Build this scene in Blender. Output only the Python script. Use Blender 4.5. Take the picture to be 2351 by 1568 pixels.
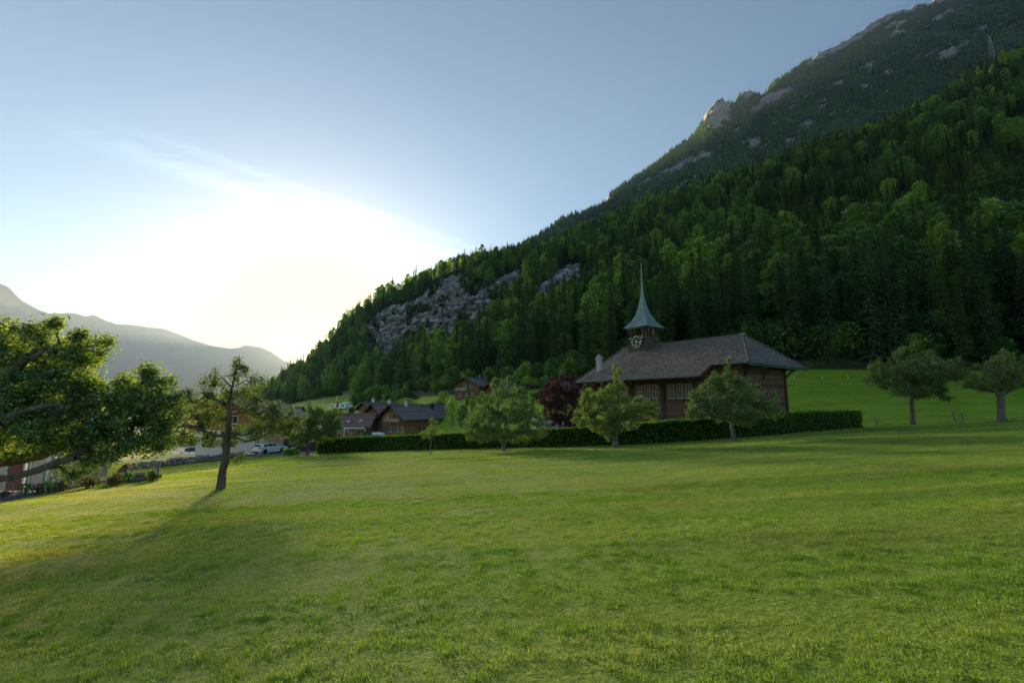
import bpy, bmesh, math, random
import numpy as np
from mathutils import Vector, Matrix, Euler
from mathutils.bvhtree import BVHTree

for _o in list(bpy.data.objects):
    bpy.data.objects.remove(_o, do_unlink=True)
SC = bpy.context.scene
COL = SC.collection
R = math.radians

# light, air and exposure
SKY_AIR, SKY_DUST, SKY_OZONE, SKY_STRENGTH = 1.0, 0.3, 2.0, 0.053
SUN_STRENGTH, SUN_COLOR = 5.0, (1.0, 0.58, 0.18)
EXPOSURE = 2.28
CLAMP = 0.24
HAZE_D, HAZE_G, HAZE_COL, HAZE_TOP = 0.000042, 0.65, (.42, .62, 1.0), 1900.0
GLOW = [(4.3, (1, .83, .50), 630.0), (9.0, (1, .70, .34), 1.0), (19.0, (1, .78, .52), 0.13)]

# ------------------------------------------------------------------ camera
EYE = 1.6
FPX, CX, CY = 1045.0, 1175.5, 784.0            # focal length and centre, in pixels of a 2351 px wide picture
PITCH = math.atan((925.0 - CY) / FPX)
cam_d = bpy.data.cameras.new('camera')
cam_d.lens = FPX / 2351.0 * 36.0
cam_d.sensor_width = 36.0
cam_d.clip_start = 0.1
cam_d.clip_end = 60000
CAM = bpy.data.objects.new('camera', cam_d)
CAM.location = (0, 0, EYE)
CAM.rotation_euler = (math.pi / 2 + PITCH, 0, 0)
COL.objects.link(CAM)
SC.camera = CAM

SP, CP = math.sin(PITCH), math.cos(PITCH)
def ray(px, py):
    u = (px - CX) / FPX; v = (CY - py) / FPX
    y = CP - v * SP
    return u / y, (SP + v * CP) / y
def P(px, py, Y):
    k, s = ray(px, py)
    return Vector((k * Y, Y, EYE + s * Y))

# ------------------------------------------------------------------ sky, sun, exposure
SUN_K, SUN_S = ray(713, 812)
SUN_AZ = math.atan(SUN_K)                                   # negative: left of straight ahead
SUN_EL = math.atan(SUN_S / math.hypot(1, SUN_K))
sun_dir = Vector((math.sin(SUN_AZ) * math.cos(SUN_EL), math.cos(SUN_AZ) * math.cos(SUN_EL), math.sin(SUN_EL)))
world = bpy.data.worlds.new('World'); SC.world = world; world.use_nodes = True
nt = world.node_tree; nt.nodes.clear()
def wn(t, **kw):
    n = nt.nodes.new(t)
    for a, b in kw.items(): setattr(n, a, b)
    return n
w_out = wn('ShaderNodeOutputWorld'); w_bg = wn('ShaderNodeBackground')
w_sky = wn('ShaderNodeTexSky', sky_type='NISHITA')
w_sky.sun_disc = False
w_sky.sun_elevation = SUN_EL
w_sky.sun_rotation = SUN_AZ
w_sky.altitude = 600
w_sky.air_density = SKY_AIR
w_sky.dust_density = SKY_DUST
w_sky.ozone_density = SKY_OZONE
# thin feathered contrail: a band on the sky, from upper left down to the ridge
w_tc = wn('ShaderNodeTexCoord')
def vnorm(a): return Vector(a).normalized()
kA, sA = ray(60, 270); kB, sB = ray(1060, 600)
dA = Vector((kA, 1, sA)).normalized(); dB = Vector((kB, 1, sB)).normalized()
c_axis = dA.cross(dB).normalized(); c_along = c_axis.cross(dA).normalized()
def wdot(v):
    n = wn('ShaderNodeVectorMath', operation='DOT_PRODUCT'); n.inputs[1].default_value = v
    nt.links.new(w_tc.outputs['Generated'], n.inputs[0]); return n.outputs['Value']
def wmath(op, a, b=None, clamp=False):
    n = wn('ShaderNodeMath', operation=op); n.use_clamp = clamp
    for i, v in enumerate((a, b)):
        if v is None: continue
        if isinstance(v, (int, float)): n.inputs[i].default_value = v
        else: nt.links.new(v, n.inputs[i])
    return n.outputs[0]
off = wdot(c_axis); alo = wdot(c_along); fro = wdot(dA)
t_al = wmath('ARCTAN2', alo, fro)                            # angle along the trail from A
w_cmb = wn('ShaderNodeCombineXYZ')
nt.links.new(wmath('ADD', wmath('MULTIPLY', t_al, 34.0), wmath('MULTIPLY', off, 90.0)), w_cmb.inputs[0]); nt.links.new(wmath('MULTIPLY', off, 45.0), w_cmb.inputs[1])
w_nz = wn('ShaderNodeTexNoise'); w_nz.inputs['Scale'].default_value = 1.0; w_nz.inputs['Detail'].default_value = 6.0; w_nz.inputs['Roughness'].default_value = 0.62
nt.links.new(w_cmb.outputs[0], w_nz.inputs['Vector'])
def band(center, width):
    d = wmath('SUBTRACT', off, center); d = wmath('ADD', d, wmath('MULTIPLY', wmath('SUBTRACT', w_nz.outputs['Fac'], 0.5), width * 2.4))
    d = wmath('DIVIDE', d, width); d = wmath('MULTIPLY', d, d)
    return wmath('POWER', 2.718, wmath('MULTIPLY', d, -1.0))
b1 = wmath('MULTIPLY', band(0.002, 0.015), 0.75); b2 = wmath('MULTIPLY', band(-0.034, 0.009), 0.35)
bsum = wmath('ADD', b1, b2)
lim = wmath('MULTIPLY', wmath('MULTIPLY', t_al, 3.0, True), wmath('SUBTRACT', 1.25, t_al, True), True)
fine = wmath('MULTIPLY', wmath('SUBTRACT', w_nz.outputs['Fac'], 0.22, True), 1.6, True)
trail = wmath('MULTIPLY', wmath('MULTIPLY', bsum, lim), fine, True)
w_mix = wn('ShaderNodeMix', data_type='RGBA'); w_mix.blend_type = 'MULTIPLY'
w_mix.inputs[7].default_value = (2.7, 2.45, 2.2, 1)
nt.links.new(trail, w_mix.inputs[0]); nt.links.new(w_sky.outputs[0], w_mix.inputs[6])
# the bright glow of hazy air round the low sun
w_th = wmath('ARCCOSINE', wmath('MINIMUM', wdot(sun_dir), 0.999999))
def glow(sig, col, amp):
    q = wmath('DIVIDE', w_th, R(sig)); g_ = wmath('MULTIPLY', wmath('POWER', 2.71828, wmath('MULTIPLY', wmath('MULTIPLY', q, q), -1.0)), amp)
    n = wn('ShaderNodeVectorMath', operation='SCALE'); n.inputs[0].default_value = col; nt.links.new(g_, n.inputs['Scale']); return n.outputs[0]
w_sc = wn('ShaderNodeVectorMath', operation='SCALE'); nt.links.new(w_mix.outputs[2], w_sc.inputs[0]); w_sc.inputs['Scale'].default_value = SKY_STRENGTH
w_acc = w_sc.outputs[0]
for sig, col, amp in GLOW:
    n = wn('ShaderNodeVectorMath', operation='ADD'); nt.links.new(w_acc, n.inputs[0]); nt.links.new(glow(sig, col, amp), n.inputs[1]); w_acc = n.outputs[0]
w_bg.inputs['Strength'].default_value = 1.0
nt.links.new(w_acc, w_bg.inputs['Color']); nt.links.new(w_bg.outputs[0], w_out.inputs['Surface'])

sun_l = bpy.data.lights.new('sun', 'SUN'); sun_l.energy = SUN_STRENGTH; sun_l.angle = R(0.53); sun_l.color = SUN_COLOR
SUN = bpy.data.objects.new('sun', sun_l)
SUN.rotation_euler = sun_dir.to_track_quat('Z', 'Y').to_euler()
SUN.location = (-60, 120, 60)
COL.objects.link(SUN)

vs = SC.view_settings
vs.view_transform = 'Standard'; vs.look = 'None'; vs.gamma = 1.0; vs.use_curve_mapping = False
vs.exposure = EXPOSURE
SC.display_settings.display_device = 'sRGB'
cy = SC.cycles
cy.use_denoising = True; cy.denoising_prefilter = 'NONE'; cy.denoising_input_passes = 'RGB_ALBEDO_NORMAL'
cy.max_bounces = 7; cy.diffuse_bounces = 4; cy.glossy_bounces = 2; cy.transmission_bounces = 4
cy.transparent_max_bounces = 8; cy.volume_bounces = 0
cy.use_adaptive_sampling = False
cy.sample_clamp_direct = CLAMP; cy.sample_clamp_indirect = 1.0; cy.caustics_reflective = False; cy.caustics_refractive = False

# ------------------------------------------------------------------ helpers
rng = np.random.default_rng(7)
random.seed(7)

def link(o, parent=None):
    COL.objects.link(o)
    if parent is not None: o.parent = parent
    return o
def tag(o, label=None, cat=None, group=None, kind=None):
    if label: o['label'] = label
    if cat: o['category'] = cat
    if group: o['group'] = group
    if kind: o['kind'] = kind
    return o
def empty(name, loc=(0, 0, 0), rz=0.0, label=None, cat=None, group=None, parent=None):
    o = bpy.data.objects.new(name, None); o.empty_display_size = 0.3
    o.location = loc; o.rotation_euler = (0, 0, rz)
    link(o, parent); tag(o, label, cat, group)
    return o
def np_mesh(name, V, F, mats=(), smooth=False, fmat=None):
    """V (n,3), F: list of int arrays (m,3) / (m,4)"""
    me = bpy.data.meshes.new(name)
    V = np.asarray(V, dtype=np.float32)
    if not isinstance(F, (list, tuple)): F = [F]
    F = [np.asarray(f, dtype=np.int32) for f in F if len(f)]
    nl = sum(f.size for f in F); nf = sum(len(f) for f in F)
    me.vertices.add(len(V)); me.vertices.foreach_set('co', V.ravel())
    me.loops.add(nl); me.loops.foreach_set('vertex_index', np.concatenate([f.ravel() for f in F]))
    me.polygons.add(nf)
    tot = np.concatenate([np.full(len(f), f.shape[1], dtype=np.int32) for f in F])
    st = np.concatenate([[0], np.cumsum(tot)[:-1]]).astype(np.int32)
    me.polygons.foreach_set('loop_start', st); me.polygons.foreach_set('loop_total', tot)
    for m in mats: me.materials.append(m)
    if fmat is not None: me.polygons.foreach_set('material_index', np.asarray(fmat, dtype=np.int32))
    me.polygons.foreach_set('use_smooth', np.full(nf, bool(smooth)))
    me.update(calc_edges=True); me.validate()
    return me
def obj(name, me, parent=None, loc=None, rot=None):
    o = bpy.data.objects.new(name, me)
    if loc is not None: o.location = loc
    if rot is not None: o.rotation_euler = rot
    return link(o, parent)

class MB:
    """collects simple shapes; build() links them as one mesh object"""
    def __init__(self): self.v = []; self.f = []
    def add(self, vs, fs):
        n = len(self.v); self.v += [tuple(p) for p in vs]; self.f += [tuple(i + n for i in f) for f in fs]; return self
    def box(self, a, b, M=None):
        x0, y0, z0 = a; x1, y1, z1 = b
        vs = [(x0,y0,z0),(x1,y0,z0),(x1,y1,z0),(x0,y1,z0),(x0,y0,z1),(x1,y0,z1),(x1,y1,z1),(x0,y1,z1)]
        if M is not None: vs = [M @ Vector(p) for p in vs]
        return self.add(vs, [(0,3,2,1),(4,5,6,7),(0,1,5,4),(1,2,6,5),(2,3,7,6),(3,0,4,7)])
    def prism(self, poly, d):
        """poly: ordered 3D points, d: extrusion vector"""
        n = len(poly); d = Vector(d)
        vs = [Vector(p) for p in poly] + [Vector(p) + d for p in poly]
        fs = [tuple(range(n))[::-1], tuple(range(n, 2 * n))] + [(i, (i + 1) % n, n + (i + 1) % n, n + i) for i in range(n)]
        return self.add(vs, fs)
    def bar(self, a, b, w, h=None, up=(0, 0, 1)):
        a = Vector(a); b = Vector(b); d = (b - a); L = d.length
        if L < 1e-6: return self
        d /= L; up = Vector(up)
        if abs(d.dot(up)) > 0.98: up = Vector((1, 0, 0))
        s = d.cross(up).normalized() * (w / 2); t = s.cross(d).normalized() * ((h or w) / 2)
        vs = [a - s - t, a + s - t, a + s + t, a - s + t, b - s - t, b + s - t, b + s + t, b - s + t]
        return self.add(vs, [(0,3,2,1),(4,5,6,7),(0,1,5,4),(1,2,6,5),(2,3,7,6),(3,0,4,7)])
    def tube(self, pts, rad, n=8, cap=True):
        pts = [Vector(p) for p in pts]; m = len(pts)
        if isinstance(rad, (int, float)): rad = [rad] * m
        vs = []; ref = None
        for i, p in enumerate(pts):
            d = (pts[min(i + 1, m - 1)] - pts[max(i - 1, 0)])
            d = d.normalized() if d.length > 1e-9 else Vector((0, 0, 1))
            if ref is None: ref = Vector((1, 0, 0)) if abs(d.x) < 0.8 else Vector((0, 1, 0))
            s = (ref - d * ref.dot(d)).normalized(); t = d.cross(s); ref = s
            for j in range(n):
                a = 2 * math.pi * j / n; vs.append(p + (s * math.cos(a) + t * math.sin(a)) * rad[i])
        fs = [(i*n+j, i*n+(j+1)%n, (i+1)*n+(j+1)%n, (i+1)*n+j) for i in range(m-1) for j in range(n)]
        if cap: fs += [tuple(range(n))[::-1], tuple(range((m-1)*n, m*n))]
        return self.add(vs, fs)
    def lathe(self, prof, n=16, c=(0, 0, 0)):
        vs = [(c[0]+r*math.cos(2*math.pi*j/n), c[1]+r*math.sin(2*math.pi*j/n), c[2]+z) for r, z in prof for j in range(n)]
        m = len(prof)
        fs = [(i*n+j, i*n+(j+1)%n, (i+1)*n+(j+1)%n, (i+1)*n+j) for i in range(m-1) for j in range(n)]
        fs += [tuple(range(n))[::-1], tuple(range((m-1)*n, m*n))]
        return self.add(vs, fs)
    def mesh(self, name, mat=None, smooth=False):
        me = bpy.data.meshes.new(name); me.from_pydata([tuple(p) for p in self.v], [], self.f)
        if mat: me.materials.append(mat)
        if smooth: me.polygons.foreach_set('use_smooth', [True] * len(me.polygons))
        me.update(); return me
    def build(self, name, mat, parent=None, smooth=False, bevel=0.0, loc=None, rot=None):
        o = obj(name, self.mesh(name, mat, smooth), parent, loc, rot)
        if bevel:
            b = o.modifiers.new('bevel', 'BEVEL'); b.width = bevel; b.segments = 2; b.limit_method = 'ANGLE'
        return o

# value-noise fbm in numpy
_lat = np.random.default_rng(99).random((256, 256)).astype(np.float64)
def vnoise(x, y):
    xi = np.floor(x).astype(int); yi = np.floor(y).astype(int)
    fx = x - xi; fy = y - yi; fx = fx*fx*(3-2*fx); fy = fy*fy*(3-2*fy)
    a = _lat[xi & 255, yi & 255]; b = _lat[(xi+1) & 255, yi & 255]; c = _lat[xi & 255, (yi+1) & 255]; d = _lat[(xi+1) & 255, (yi+1) & 255]
    return (a*(1-fx)+b*fx)*(1-fy) + (c*(1-fx)+d*fx)*fy
def fbm(x, y, o=4, g=0.5):
    s = 0; a = 1; t = 0
    for i in range(o):
        s = s + a * vnoise(x * 2**i + 17.3*i, y * 2**i + 5.1*i); t += a; a *= g
    return s / t

# ------------------------------------------------------------------ materials
def newmat(name):
    m = bpy.data.materials.new(name); m.use_nodes = True; m.node_tree.nodes.clear(); return m
class NT:
    def __init__(self, m): self.t = m.node_tree
    def n(self, ty, **kw):
        x = self.t.nodes.new(ty)
        for a, b in kw.items(): setattr(x, a, b)
        return x
    def l(self, a, b): self.t.links.new(a, b)
    def val(self, sock, v):
        if isinstance(v, (int, float, tuple, list)): sock.default_value = v
        else: self.l(v, sock)
    def noise(self, vec, scale, detail=4.0, rough=0.55, dist=0.0):
        x = self.n('ShaderNodeTexNoise'); x.inputs['Scale'].default_value = scale; x.inputs['Detail'].default_value = detail
        x.inputs['Roughness'].default_value = rough; x.inputs['Distortion'].default_value = dist
        if vec is not None: self.l(vec, x.inputs['Vector'])
        return x.outputs['Fac']
    def ramp(self, fac, stops):
        x = self.n('ShaderNodeValToRGB'); e = x.color_ramp.elements
        while len(e) < len(stops): e.new(0.5)
        for i, (p, c) in enumerate(stops):
            e[i].position = p; e[i].color = (c if len(c) == 4 else (*c, 1)) if not isinstance(c, (int, float)) else (c, c, c, 1)
        self.l(fac, x.inputs[0]); return x.outputs[0]
    def mix(self, fac, a, b, mode='MIX'):
        x = self.n('ShaderNodeMix', data_type='RGBA'); x.blend_type = mode
        for i, v in ((0, fac), (6, a), (7, b)):
            if isinstance(v, (tuple, list)) and len(v) == 3: v = (*v, 1)
            self.val(x.inputs[i], v)
        return x.outputs[2]
    def math(self, op, a, b=0.0, clamp=False):
        x = self.n('ShaderNodeMath', operation=op); x.use_clamp = clamp
        self.val(x.inputs[0], a); self.val(x.inputs[1], b); return x.outputs[0]
    def mapping(self, vec, scale=(1, 1, 1), rot=(0, 0, 0), loc=(0, 0, 0)):
        x = self.n('ShaderNodeMapping'); x.inputs['Scale'].default_value = scale; x.inputs['Rotation'].default_value = rot; x.inputs['Location'].default_value = loc
        self.l(vec, x.inputs['Vector']); return x.outputs[0]
    def bump(self, h, strength=0.3, dist=0.02):
        x = self.n('ShaderNodeBump'); x.inputs['Strength'].default_value = strength; x.inputs['Distance'].default_value = dist
        self.l(h, x.inputs['Height']); return x.outputs[0]
    def pos(self): return self.n('ShaderNodeNewGeometry').outputs['Position']
    def objco(self): return self.n('ShaderNodeTexCoord').outputs['Object']
    def rnd(self): return self.n('ShaderNodeObjectInfo').outputs['Random']
    def island(self): return self.n('ShaderNodeNewGeometry').outputs['Random Per Island']
    def principled(self, col, rough=0.7, metal=0.0, spec=0.35, normal=None, **kw):
        x = self.n('ShaderNodeBsdfPrincipled')
        if isinstance(col, (tuple, list)) and len(col) == 3: col = (*col, 1)
        self.val(x.inputs['Base Color'], col); self.val(x.inputs['Roughness'], rough); self.val(x.inputs['Metallic'], metal)
        x.inputs['Specular IOR Level'].default_value = spec
        if normal is not None: self.l(normal, x.inputs['Normal'])
        for k, v in kw.items(): self.val(x.inputs[k], v)
        o = self.n('ShaderNodeOutputMaterial'); self.l(x.outputs[0], o.inputs['Surface']); return x
MATS = {}
def stone_like(name, c1, c2, scale=4.0, rough=0.8, bump=0.2, bdist=0.02, spec=0.3, stretch=(1, 1, 1), metal=0.0, world=False, fine=None):
    """two-tone procedural surface with grain"""
    if name in MATS: return MATS[name]
    m = newmat(name); t = NT(m)
    v = t.pos() if world else t.objco()
    v = t.mapping(v, stretch)
    a = t.noise(v, scale, 6, 0.6); b = t.noise(v, scale * 7, 3, 0.6)
    f = t.math('ADD', t.math('MULTIPLY', a, 0.7), t.math('MULTIPLY', b, 0.3))
    col = t.ramp(f, [(0.34, c1), (0.66, c2)])
    nrm = t.bump(t.noise(v, (fine or scale * 9), 5, 0.65), bump, bdist) if bump else None
    t.principled(col, rough, metal, spec, nrm)
    MATS[name] = m; return m
def leaf_mat(name, stops, trans=0.42, tcol=None, inst=0.5, gloss=0.06, rough=0.5, hue=0.0):
    """foliage: colour varies per leaf and per tree, part of the light passes through"""
    if name in MATS: return MATS[name]
    m = newmat(name); t = NT(m)
    f = t.math('ADD', t.math('MULTIPLY', t.island(), 1.0 - inst), t.math('MULTIPLY', t.rnd(), inst))
    f = t.math('ADD', t.math('MULTIPLY', t.math('SUBTRACT', f, 0.5), 1.3), 0.5, True)
    col = t.ramp(f, stops)
    d = t.n('ShaderNodeBsdfDiffuse'); t.l(col, d.inputs[0])
    tr = t.n('ShaderNodeBsdfTranslucent'); tc = t.mix(1.0, col, tcol or (1.25, 1.25, 0.55), 'MULTIPLY'); t.l(tc, tr.inputs[0])
    mx = t.n('ShaderNodeMixShader'); mx.inputs[0].default_value = trans; t.l(d.outputs[0], mx.inputs[1]); t.l(tr.outputs[0], mx.inputs[2])
    g = t.n('ShaderNodeBsdfGlossy'); g.inputs['Roughness'].default_value = rough; g.inputs[0].default_value = (0.8, 0.85, 0.9, 1)
    m2 = t.n('ShaderNodeMixShader'); m2.inputs[0].default_value = gloss; t.l(mx.outputs[0], m2.inputs[1]); t.l(g.outputs[0], m2.inputs[2])
    o = t.n('ShaderNodeOutputMaterial'); t.l(m2.outputs[0], o.inputs[0])
    MATS[name] = m; return m

M_bark = stone_like('bark', (0.055, 0.045, 0.036), (0.19, 0.165, 0.14), 6, 0.9, 0.8, 0.03, 0.2, (1, 1, 0.35))
M_forestbark = stone_like('forest_bark', (0.022, 0.019, 0.016), (0.075, 0.065, 0.055), 4, 0.95, 0.5, 0.03, 0.15, (1, 1, 0.35))
M_barkpale = stone_like('bark_pale', (0.08, 0.07, 0.06), (0.22, 0.19, 0.165), 6, 0.9, 0.6, 0.03, 0.2, (1, 1, 0.35))
L_broad = leaf_mat('leaf_broad', [(0.0, (0.049, 0.119, 0.0267)), (0.45, (0.0955, 0.2125, 0.0369)), (0.8, (0.1775, 0.3401, 0.0503)), (1.0, (0.3277, 0.4817, 0.0754))], inst=0.62)
L_spruce = leaf_mat('leaf_spruce', [(0.0, (0.0311, 0.0654, 0.0265)), (0.6, (0.062, 0.1248, 0.0416)), (1.0, (0.1087, 0.1842, 0.0529))], trans=0.12, inst=0.5, gloss=0.03)
L_larch = leaf_mat('leaf_larch', [(0.0, (0.0606, 0.1184, 0.0321)), (0.6, (0.1237, 0.2104, 0.0466)), (1.0, (0.1925, 0.2895, 0.0582))], trans=0.3, inst=0.5, gloss=0.03)

# ================================================================== THE LAND
def softclip(v, lo, hi, w):
    return lo + w*np.log1p(np.exp(np.clip((v-lo)/w, -50, 50))) - w*np.log1p(np.exp(np.clip((v-hi)/w, -50, 50)))
def G(x, y):
    """height of the meadow and the valley floor"""
    x = np.asarray(x, float); y = np.asarray(y, float)
    z = 0.053 * softclip(x, -75.0, 70.0, 8.0) - 0.057 * softclip(y, -60.0, 128.0, 8.0)
    z = z - 13.0 * np.clip((y - 190.0) / 160.0, 0, 1) ** 2 * (3 - 2*np.clip((y - 190.0) / 160.0, 0, 1))
    near = np.clip(1.2 - np.hypot(x, y) / 130.0, 0, 1)
    z = z + (fbm(x*0.11+40, y*0.11+9, 3) - 0.5) * 0.30 * near * np.clip(np.hypot(x, y)/14.0, 0.05, 1)
    return z
def Gz(x, y): return float(G(np.array([x]), np.array([y]))[0])

# --- materials of the land
def ground_grass_mat():
    m = newmat('meadow_ground'); t = NT(m); p = t.pos()
    a = t.noise(t.mapping(p, (0.05, 0.35, 0.05), (0, 0, 0.25)), 1.0, 4, 0.55); b = t.noise(p, 3.0, 6, 0.7); c = t.noise(p, 0.25, 3)
    f = t.math('ADD', t.math('MULTIPLY', a, 0.5), t.math('MULTIPLY', b, 0.3)); f = t.math('ADD', f, t.math('MULTIPLY', c, 0.2))
    col = t.ramp(f, [(0.30, (0.055, 0.09, 0.014)), (0.5, (0.11, 0.17, 0.020)), (0.70, (0.20, 0.24, 0.045))])
    nrm = t.bump(t.noise(p, 14.0, 4, 0.7), 0.9, 0.06)
    t.principled(col, 0.95, 0, 0.1, nrm); return m
M_ground = ground_grass_mat()
def bank_mat():
    m = newmat('bank_grass'); t = NT(m); p = t.pos()
    a = t.noise(p, 0.12, 4, 0.6); b = t.noise(p, 1.6, 5, 0.7)
    f = t.math('ADD', t.math('MULTIPLY', a, 0.5), t.math('MULTIPLY', b, 0.5))
    col = t.ramp(f, [(0.3, (0.12, 0.21, 0.008)), (0.5, (0.18, 0.29, 0.012)), (0.7, (0.25, 0.34, 0.025))])
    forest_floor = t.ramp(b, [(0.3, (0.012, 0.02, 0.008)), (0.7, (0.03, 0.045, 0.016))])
    rk_v = t.mapping(p, (0.05, 0.05, 0.16), (0.2, 0.5, 0))
    r1 = t.noise(rk_v, 1.0, 8, 0.7, 1.2); r2 = t.noise(p, 0.35, 6, 0.7)
    rock = t.ramp(t.math('ADD', t.math('MULTIPLY', r1, 0.6), t.math('MULTIPLY', r2, 0.4)), [(0.36, (0.09, 0.095, 0.10)), (0.46, (0.30, 0.305, 0.31)), (0.56, (0.60, 0.59, 0.57)), (0.68, (0.46, 0.41, 0.34))])
    vo = t.n('ShaderNodeTexVoronoi', feature='DISTANCE_TO_EDGE'); vo.inputs['Scale'].default_value = 1.0; t.l(t.mapping(p, (0.10, 0.10, 0.22), (0.3, 0.6, 0)), vo.inputs['Vector'])
    strat = t.noise(t.mapping(p, (0.015, 0.015, 0.55), (0.25, 0.45, 0)), 1.0, 4, 0.6, 0.4)
    rock = t.mix(1.0, rock, t.ramp(vo.outputs['Distance'], [(0.0, 0.35), (0.10, 1.0)]), 'MULTIPLY'); rock = t.mix(1.0, rock, t.ramp(strat, [(0.38, 0.45), (0.55, 1.1)]), 'MULTIPLY')
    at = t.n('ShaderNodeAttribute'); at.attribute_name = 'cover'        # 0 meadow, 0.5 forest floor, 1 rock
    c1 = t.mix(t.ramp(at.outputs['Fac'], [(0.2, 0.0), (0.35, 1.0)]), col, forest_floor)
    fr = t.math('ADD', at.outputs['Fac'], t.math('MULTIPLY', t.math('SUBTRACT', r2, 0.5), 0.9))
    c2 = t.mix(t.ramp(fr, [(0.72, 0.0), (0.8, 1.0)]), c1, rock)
    nrm = t.bump(t.math('ADD', r1, t.math('MULTIPLY', r2, 1.4)), 0.9, 2.5)
    nrm2 = t.bump(t.noise(p, 5.0, 4, 0.7), 0.5, 0.1)
    mixn = t.n('ShaderNodeMix', data_type='VECTOR'); t.l(t.ramp(fr, [(0.72, 0.0), (0.8, 1.0)]), mixn.inputs[0]); t.l(nrm2, mixn.inputs[4]); t.l(nrm, mixn.inputs[5])
    t.principled(c2, 0.92, 0, 0.15, mixn.outputs[1]); return m
M_bank = bank_mat()

# --- the meadow: one sheet out to the horizon
def axis(lo, hi, near, n):
    a = np.linspace(-1, 1, n); s = np.sinh(a * 6.0) / math.sinh(6.0)
    v = np.where(s < 0, -s * lo, s * hi); return np.unique(np.concatenate([v, np.arange(-near, near + .1, 1.5)]))
gx = axis(-15800, 15800, 60, 120); gy = np.concatenate([np.arange(-40, 130, 1.5), np.geomspace(131, 14800, 70)]); gy = np.concatenate([[-900, -400, -150, -80], gy])
GX, GY = np.meshgrid(gx, gy); GZ = G(GX, GY)
nV = GX.size; ny, nx = GX.shape
idx = np.arange(nV).reshape(ny, nx)
gV = np.stack([GX.ravel(), GY.ravel(), GZ.ravel()], 1)
gF = np.stack([idx[:-1, :-1], idx[:-1, 1:], idx[1:, 1:], idx[1:, :-1]], -1).reshape(-1, 4)
ground = obj('meadow', np_mesh('meadow', gV, gF, [M_ground], True)); tag(ground, kind='structure')

# --- wooded hillside with its limestone cliff: columns (px) of (py, distance) from foot to ridge
HILL = [   # px : bank start, bank foot, bank top, forest foot, slope 1, slope 2, slope 3, ridge
    (380, [(1000,150),(975,240),(958,400),(948,600),(944,700),(941,760),(938,790),(936,810)]),
    (480, [(1000,145),(972,210),(955,350),(944,560),(940,640),(936,700),(932,740),(930,770)]),
    (560, [(1000,138),(966,195),(948,320),(938,500),(934,600),(928,660),(922,700),(920,740)]),
    (610, [(1003,132),(966,188),(946,280),(932,440),(926,520),(917,590),(910,650),(906,700)]),
    (660, [(1004,130),(965,178),(944,250),(926,400),(915,470),(895,540),(876,600),(862,660)]),
    (700, [(1006,130),(962,172),(942,230),(921,350),(905,430),(878,510),(856,580),(838,640)]),
    (740, [(1008,128),(960,168),(940,215),(918,320),(895,400),(860,480),(828,550),(800,610)]),
    (790, [(1010,125),(962,160),(940,195),(917,285),(885,370),(835,450),(780,520),(738,580)]),
    (850, [(1014,120),(964,150),(942,178),(917,245),(875,340),(815,430),(748,480),(700,550)]),
    (920, [(1020,110),(968,138),(940,158),(910,205),(860,300),(805,400),(725,440),(664,520)]),
    (1000,[(1026,100),(972,124),(938,138),(904,165),(850,260),(790,380),(690,420),(636,510)]),
    (1060,[(1030,90),(968,112),(936,124),(902,148),(840,240),(775,370),(670,410),(610,510)]),
    (1120,[(1032,82),(962,102),(932,114),(900,136),(830,225),(750,350),(660,410),(596,520)]),
    (1190,[(1032,76),(960,95),(928,108),(890,130),(800,220),(710,330),(640,410),(586,540)]),
    (1250,[(1030,70),(962,86),(924,100),(884,126),(780,215),(690,300),(620,400),(572,560)]),
    (1340,[(1022,62),(966,78),(918,94),(872,118),(760,200),(670,290),(590,400),(533,560)]),
    (1430,[(1018,60),(966,72),(908,90),(862,110),(740,190),(640,280),(560,380),(502,540)]),
    (1530,[(1012,57),(966,68),(895,84),(854,100),(720,180),(610,270),(520,370),(460,520)]),
    (1712,[(1000,54),(950,63),(880,78),(850, 90),(690,165),(560,260),(460,360),(408,490)]),
    (1866,[(992,47),(939,61),(869,77),(848, 85),(660,155),(520,250),(410,350),(350,470)]),
    (2019,[(988,44),(937,60),(870,76),(849, 84),(640,150),(490,245),(370,345),(300,460)]),
    (2160,[(986,42),(937,59),(874,75),(849, 83),(620,148),(450,240),(310,340),(234,450)]),
    (2290,[(985,40),(938,58),(878,74),(849, 82),(600,145),(410,235),(250,335),(150,440)]),
    (2420,[(985,38),(938,56),(880,72),(849, 80),(590,142),(380,230),(210,330),(100,430)]),
    (2700,[(985,32),(938,48),(880,64),(846, 72),(580,130),(340,215),(150,315),(10,410)]),
    (3100,[(985,25),(938,38),(880,52),(844, 60),(560,110),(300,190),(80,290),(-90,390)]),
]
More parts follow.
